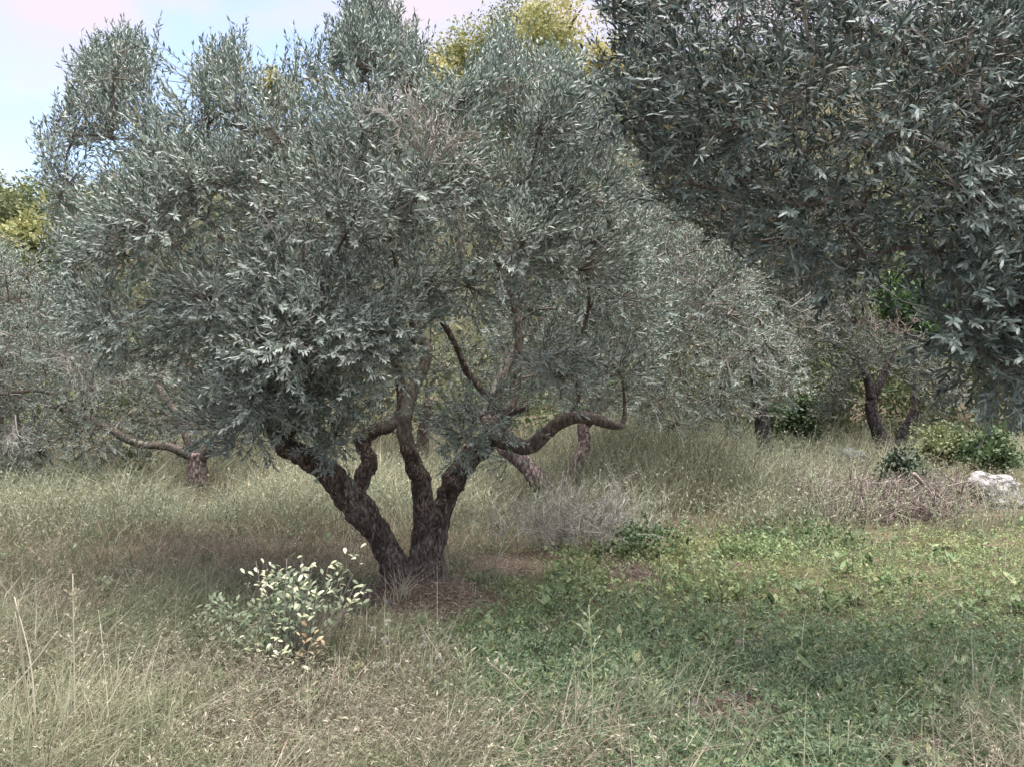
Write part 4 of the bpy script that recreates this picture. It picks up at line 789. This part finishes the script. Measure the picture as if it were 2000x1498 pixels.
# round seed heads
hb = Buf(); d = nrm(r.normal(size=(140, 3))); leaf_geo(hb, d * .25, d, r.normal(size=(140, 3)), r.uniform(.6, .95, 140), .22, 'rhomb', 0); HEAD = hb.mesh('seed_head', M['head'])
for i, (px, py) in enumerate([(757, 1215), (830, 1242), (775, 1300), (808, 1308), (840, 1300), (853, 1325), (750, 1297), (828, 1258), (733, 1298), (875, 1340), (722, 1383), (729, 1228), (752, 1248), (856, 1285)]):
    Y = 4.15 - .002 * (py - 1215); e = P(px, py, Y); base = np.array([e[0] + r.normal(0, .05), Y + r.normal(0, .05), 0]); base[2] = float(gz(base[0], base[1]))
    th, c = stalk_thing('seed_head_plant', 'round grey seed head on a thin stalk right of the pale shrub', 'wildflower', [base, (base + e) / 2 + r.normal(0, .02, 3), e], .0022, .0014, 'stalkgreen', 'round seed heads beside the shrub')
    o = bpy.data.objects.new('seed_head', HEAD); COL.objects.link(o); o.parent = th; s = float(r.uniform(.014, .019)); o.matrix_local = Matrix.Translation(Vector(e) - th.location) @ Matrix.Rotation(i * 1.1, 4, 'X') @ Matrix.Scale(s, 4)
# dry tuft at the foot of the trunk
for i, (px, py, n, lb) in enumerate([(795, 1165, 70, 'straw coloured grass tuft against the foot of the trunk'), (735, 1170, 60, 'greyish dead grass tuft left of the trunk foot')]):
    g0 = G(px, py); g0[1] -= .28; g0[2] = float(gz(g0[0], g0[1])); th = thing('grass_tuft', lb, 'grass tuft', g0)
    b = Buf(); blades(b, g0[0] + r.normal(0, .05, n), g0[1] + r.normal(0, .04, n), r.uniform(.14, .42 if i == 0 else .26, n), r.uniform(.004, .007, n), r.uniform(.3, 1.1, n), r); b.obj('blades', M['straw' if i == 0 else 'brush'], th)

# grey twiggy shrub, green creeper and dead clumps on the right
g0 = G(1120, 1075); th = thing('twiggy_shrub', 'leafless grey twiggy shrub below the slanting trunk', 'shrub', g0); b = Buf()
for k in range(60): bare_spray(b, g0 + np.array([r.normal(0, .3), r.normal(0, .22), 0]), (r.normal(0, .5), r.normal(-.1, .3), 1.0), .58, 2, r, .004, 2, .3, .3)
b.obj('twigs', M['dead'], th)
def creeper(name, label, cat, px, py, rx, h, mat, n, leaf, seed):
    r = np.random.default_rng(seed); g0 = G(px, py); th = thing(name, label, cat, g0); leafy(th, M[mat], g0 + np.array([0, 0, h * .35]), (rx, rx * .7, h), n, 40, leaf, r, 'foliage', flat=.5); return th
creeper('creeper', 'dark green creeper mound right of the twiggy shrub', 'creeper', 1255, 1085, .42, .24, 'vine', 34, .045, 61)
creeper('creeper', 'low green creeper mat in front of the brush pile', 'creeper', 1560, 1065, .8, .12, 'vine', 50, .045, 62)
creeper('creeper', 'green weed mound below the dead clump on the right', 'creeper', 1450, 1090, .5, .12, 'green', 36, .04, 63)
for px, py, lb in [(1455, 1055, 'small dark brown dead clump at the edge of the green herbs'), (1235, 1125, 'brown nest of dead stems below the creeper mound')]:
    g0 = G(px, py); th = thing('dead_clump', lb, 'dead plant', g0); b = Buf()
    for k in range(16): bare_spray(b, g0 + np.array([r.normal(0, .1), r.normal(0, .08), .02]), (r.normal(0, .8), r.normal(0, .5), .7), .15, 2, r, .004, 1, .5, .5)
    b.obj('stems', M['brush'], th)['kind'] = 'stuff'

# pile of cut branches
g0 = G(1755, 1000); pile = thing('brush_pile', 'pile of cut dry branches beside the white rock', 'brush pile', g0)
for q in ([(1605, 998), (1640, 992), (1680, 994)], [(1690, 965), (1720, 1000), (1760, 1025)], [(1765, 955), (1800, 985), (1835, 1000)], [(1785, 925), (1815, 960), (1836, 992)], [(1770, 1045), (1800, 1035), (1830, 1030)], [(1850, 1015), (1875, 1013), (1890, 1018)], [(1730, 970), (1770, 960), (1800, 940)], [(1680, 1005), (1740, 985), (1800, 990)]):
    b = Buf(); tube(b, [P(a, c_, 9.9 + r.normal(0, .12)) for a, c_ in q], [.026, .02, .011], 6, 5, .1, r.random() * 9); b.obj('branch', M['brush'], pile, smooth=True)
b = Buf()
for k in range(110):
    px = r.uniform(1600, 1880); g1 = G(px, r.uniform(985, 1025)); bare_spray(b, g1 + np.array([0, 0, .03]), (r.normal(0, 1), r.normal(0, .4), r.uniform(.1, .9)), .48, 2, r, .0095, 2, .4, .4)
b.obj('twigs', M['brush'], pile)['kind'] = 'stuff'

# broad leaved weeds and tufts among the herbs
r = np.random.default_rng(71); x, y = scatter(700, 3.0, 9.0, r, .9); k = (r.random(len(x)) > bareness(x, y)) & (r.random(len(x)) < .35 + .6 * greenness(x, y)); x, y = x[k], y[k]; N = len(x)
ci = np.repeat(np.arange(N), 11); a = r.uniform(0, 6.283, len(ci)); up_ = r.uniform(.15, 1.1, len(ci)); sc_ = r.uniform(.6, 1.4, N)[ci]
d = np.stack([np.cos(a), np.sin(a), up_], 1); nv = np.stack([-np.cos(a) * up_, -np.sin(a) * up_, np.ones(len(ci))], 1) + r.normal(0, .2, (len(ci), 3))
b = Buf(); leaf_geo(b, np.stack([x[ci], y[ci], gz(x, y)[ci] + .02 + .07 * r.random(len(ci))], 1), d, nv, .085 * sc_ * r.uniform(.6, 1.1, len(ci)), .03 * sc_, 'oval', -.12)
tag(b.obj('broad_leaved_weeds', M['broad']), 'broad leaved weed rosettes dotted through herbs and grass', 'weeds', kind='stuff')

# rocks
def rock(name, label, px, py, Y, sx, sy, sz, mat, seed):
    import bmesh
    bm = bmesh.new(); bmesh.ops.create_icosphere(bm, subdivisions=5, radius=1)
    for v in bm.verts:
        p = v.co.copy(); q = p * 1.4 + Vector((seed, seed * .3, 0))
        f = 1 + .3 * noise.noise(q) + .12 * noise.noise(q * 2.7) - .1 * abs(noise.noise(Vector((q.x * 2.2, q.y * 2.2, q.z * 6)))) + .03 * noise.noise(q * 9)
        c = [max(-.82, min(.82, a)) for a in p]; p = Vector(c) * f * 1.15; v.co = Vector((p.x * sx, p.y * sy, p.z * sz))
    me = bpy.data.meshes.new(name); bm.to_mesh(me); bm.free(); me.materials.append(M[mat])
    me.polygons.foreach_set('use_smooth', np.ones(len(me.polygons), bool))
    o = bpy.data.objects.new(name, me); COL.objects.link(o); o.location = [float(a) for a in P(px, py, Y)]; o.rotation_euler = (.1, .12, .5); return tag(o, label, 'rock')
rock('rock', 'large white cracked limestone rock at the right edge', 1938, 968, 10.6, .37, .3, .27, 'rock_white', 3.3)
rock('rock', 'small grey rock half hidden in grass left of the twin stemmed olive', 1662, 902, 14.5, .26, .26, .24, 'rock_grey', 8.1)
for i, (px, py, s, lb) in enumerate([(1352, 1394, .03, 'small pale stone at the edge of the bare patch'), (1440, 1366, .024, 'flat white flake on the bare patch'), (757, 1188, .022, 'little whitish stone at the left of the tree mound'), (1060, 975, .12, 'greyish stone at the foot of the slanting trunk')]):
    g = G(px, py); o = rock('stone', lb, px, py, g[1], s * 1.4, s, s * .6, 'rock_white' if i < 3 else 'rock_grey', i + .5); o.location = (g[0], g[1], g[2] + s * .35); o['category'] = 'stone'
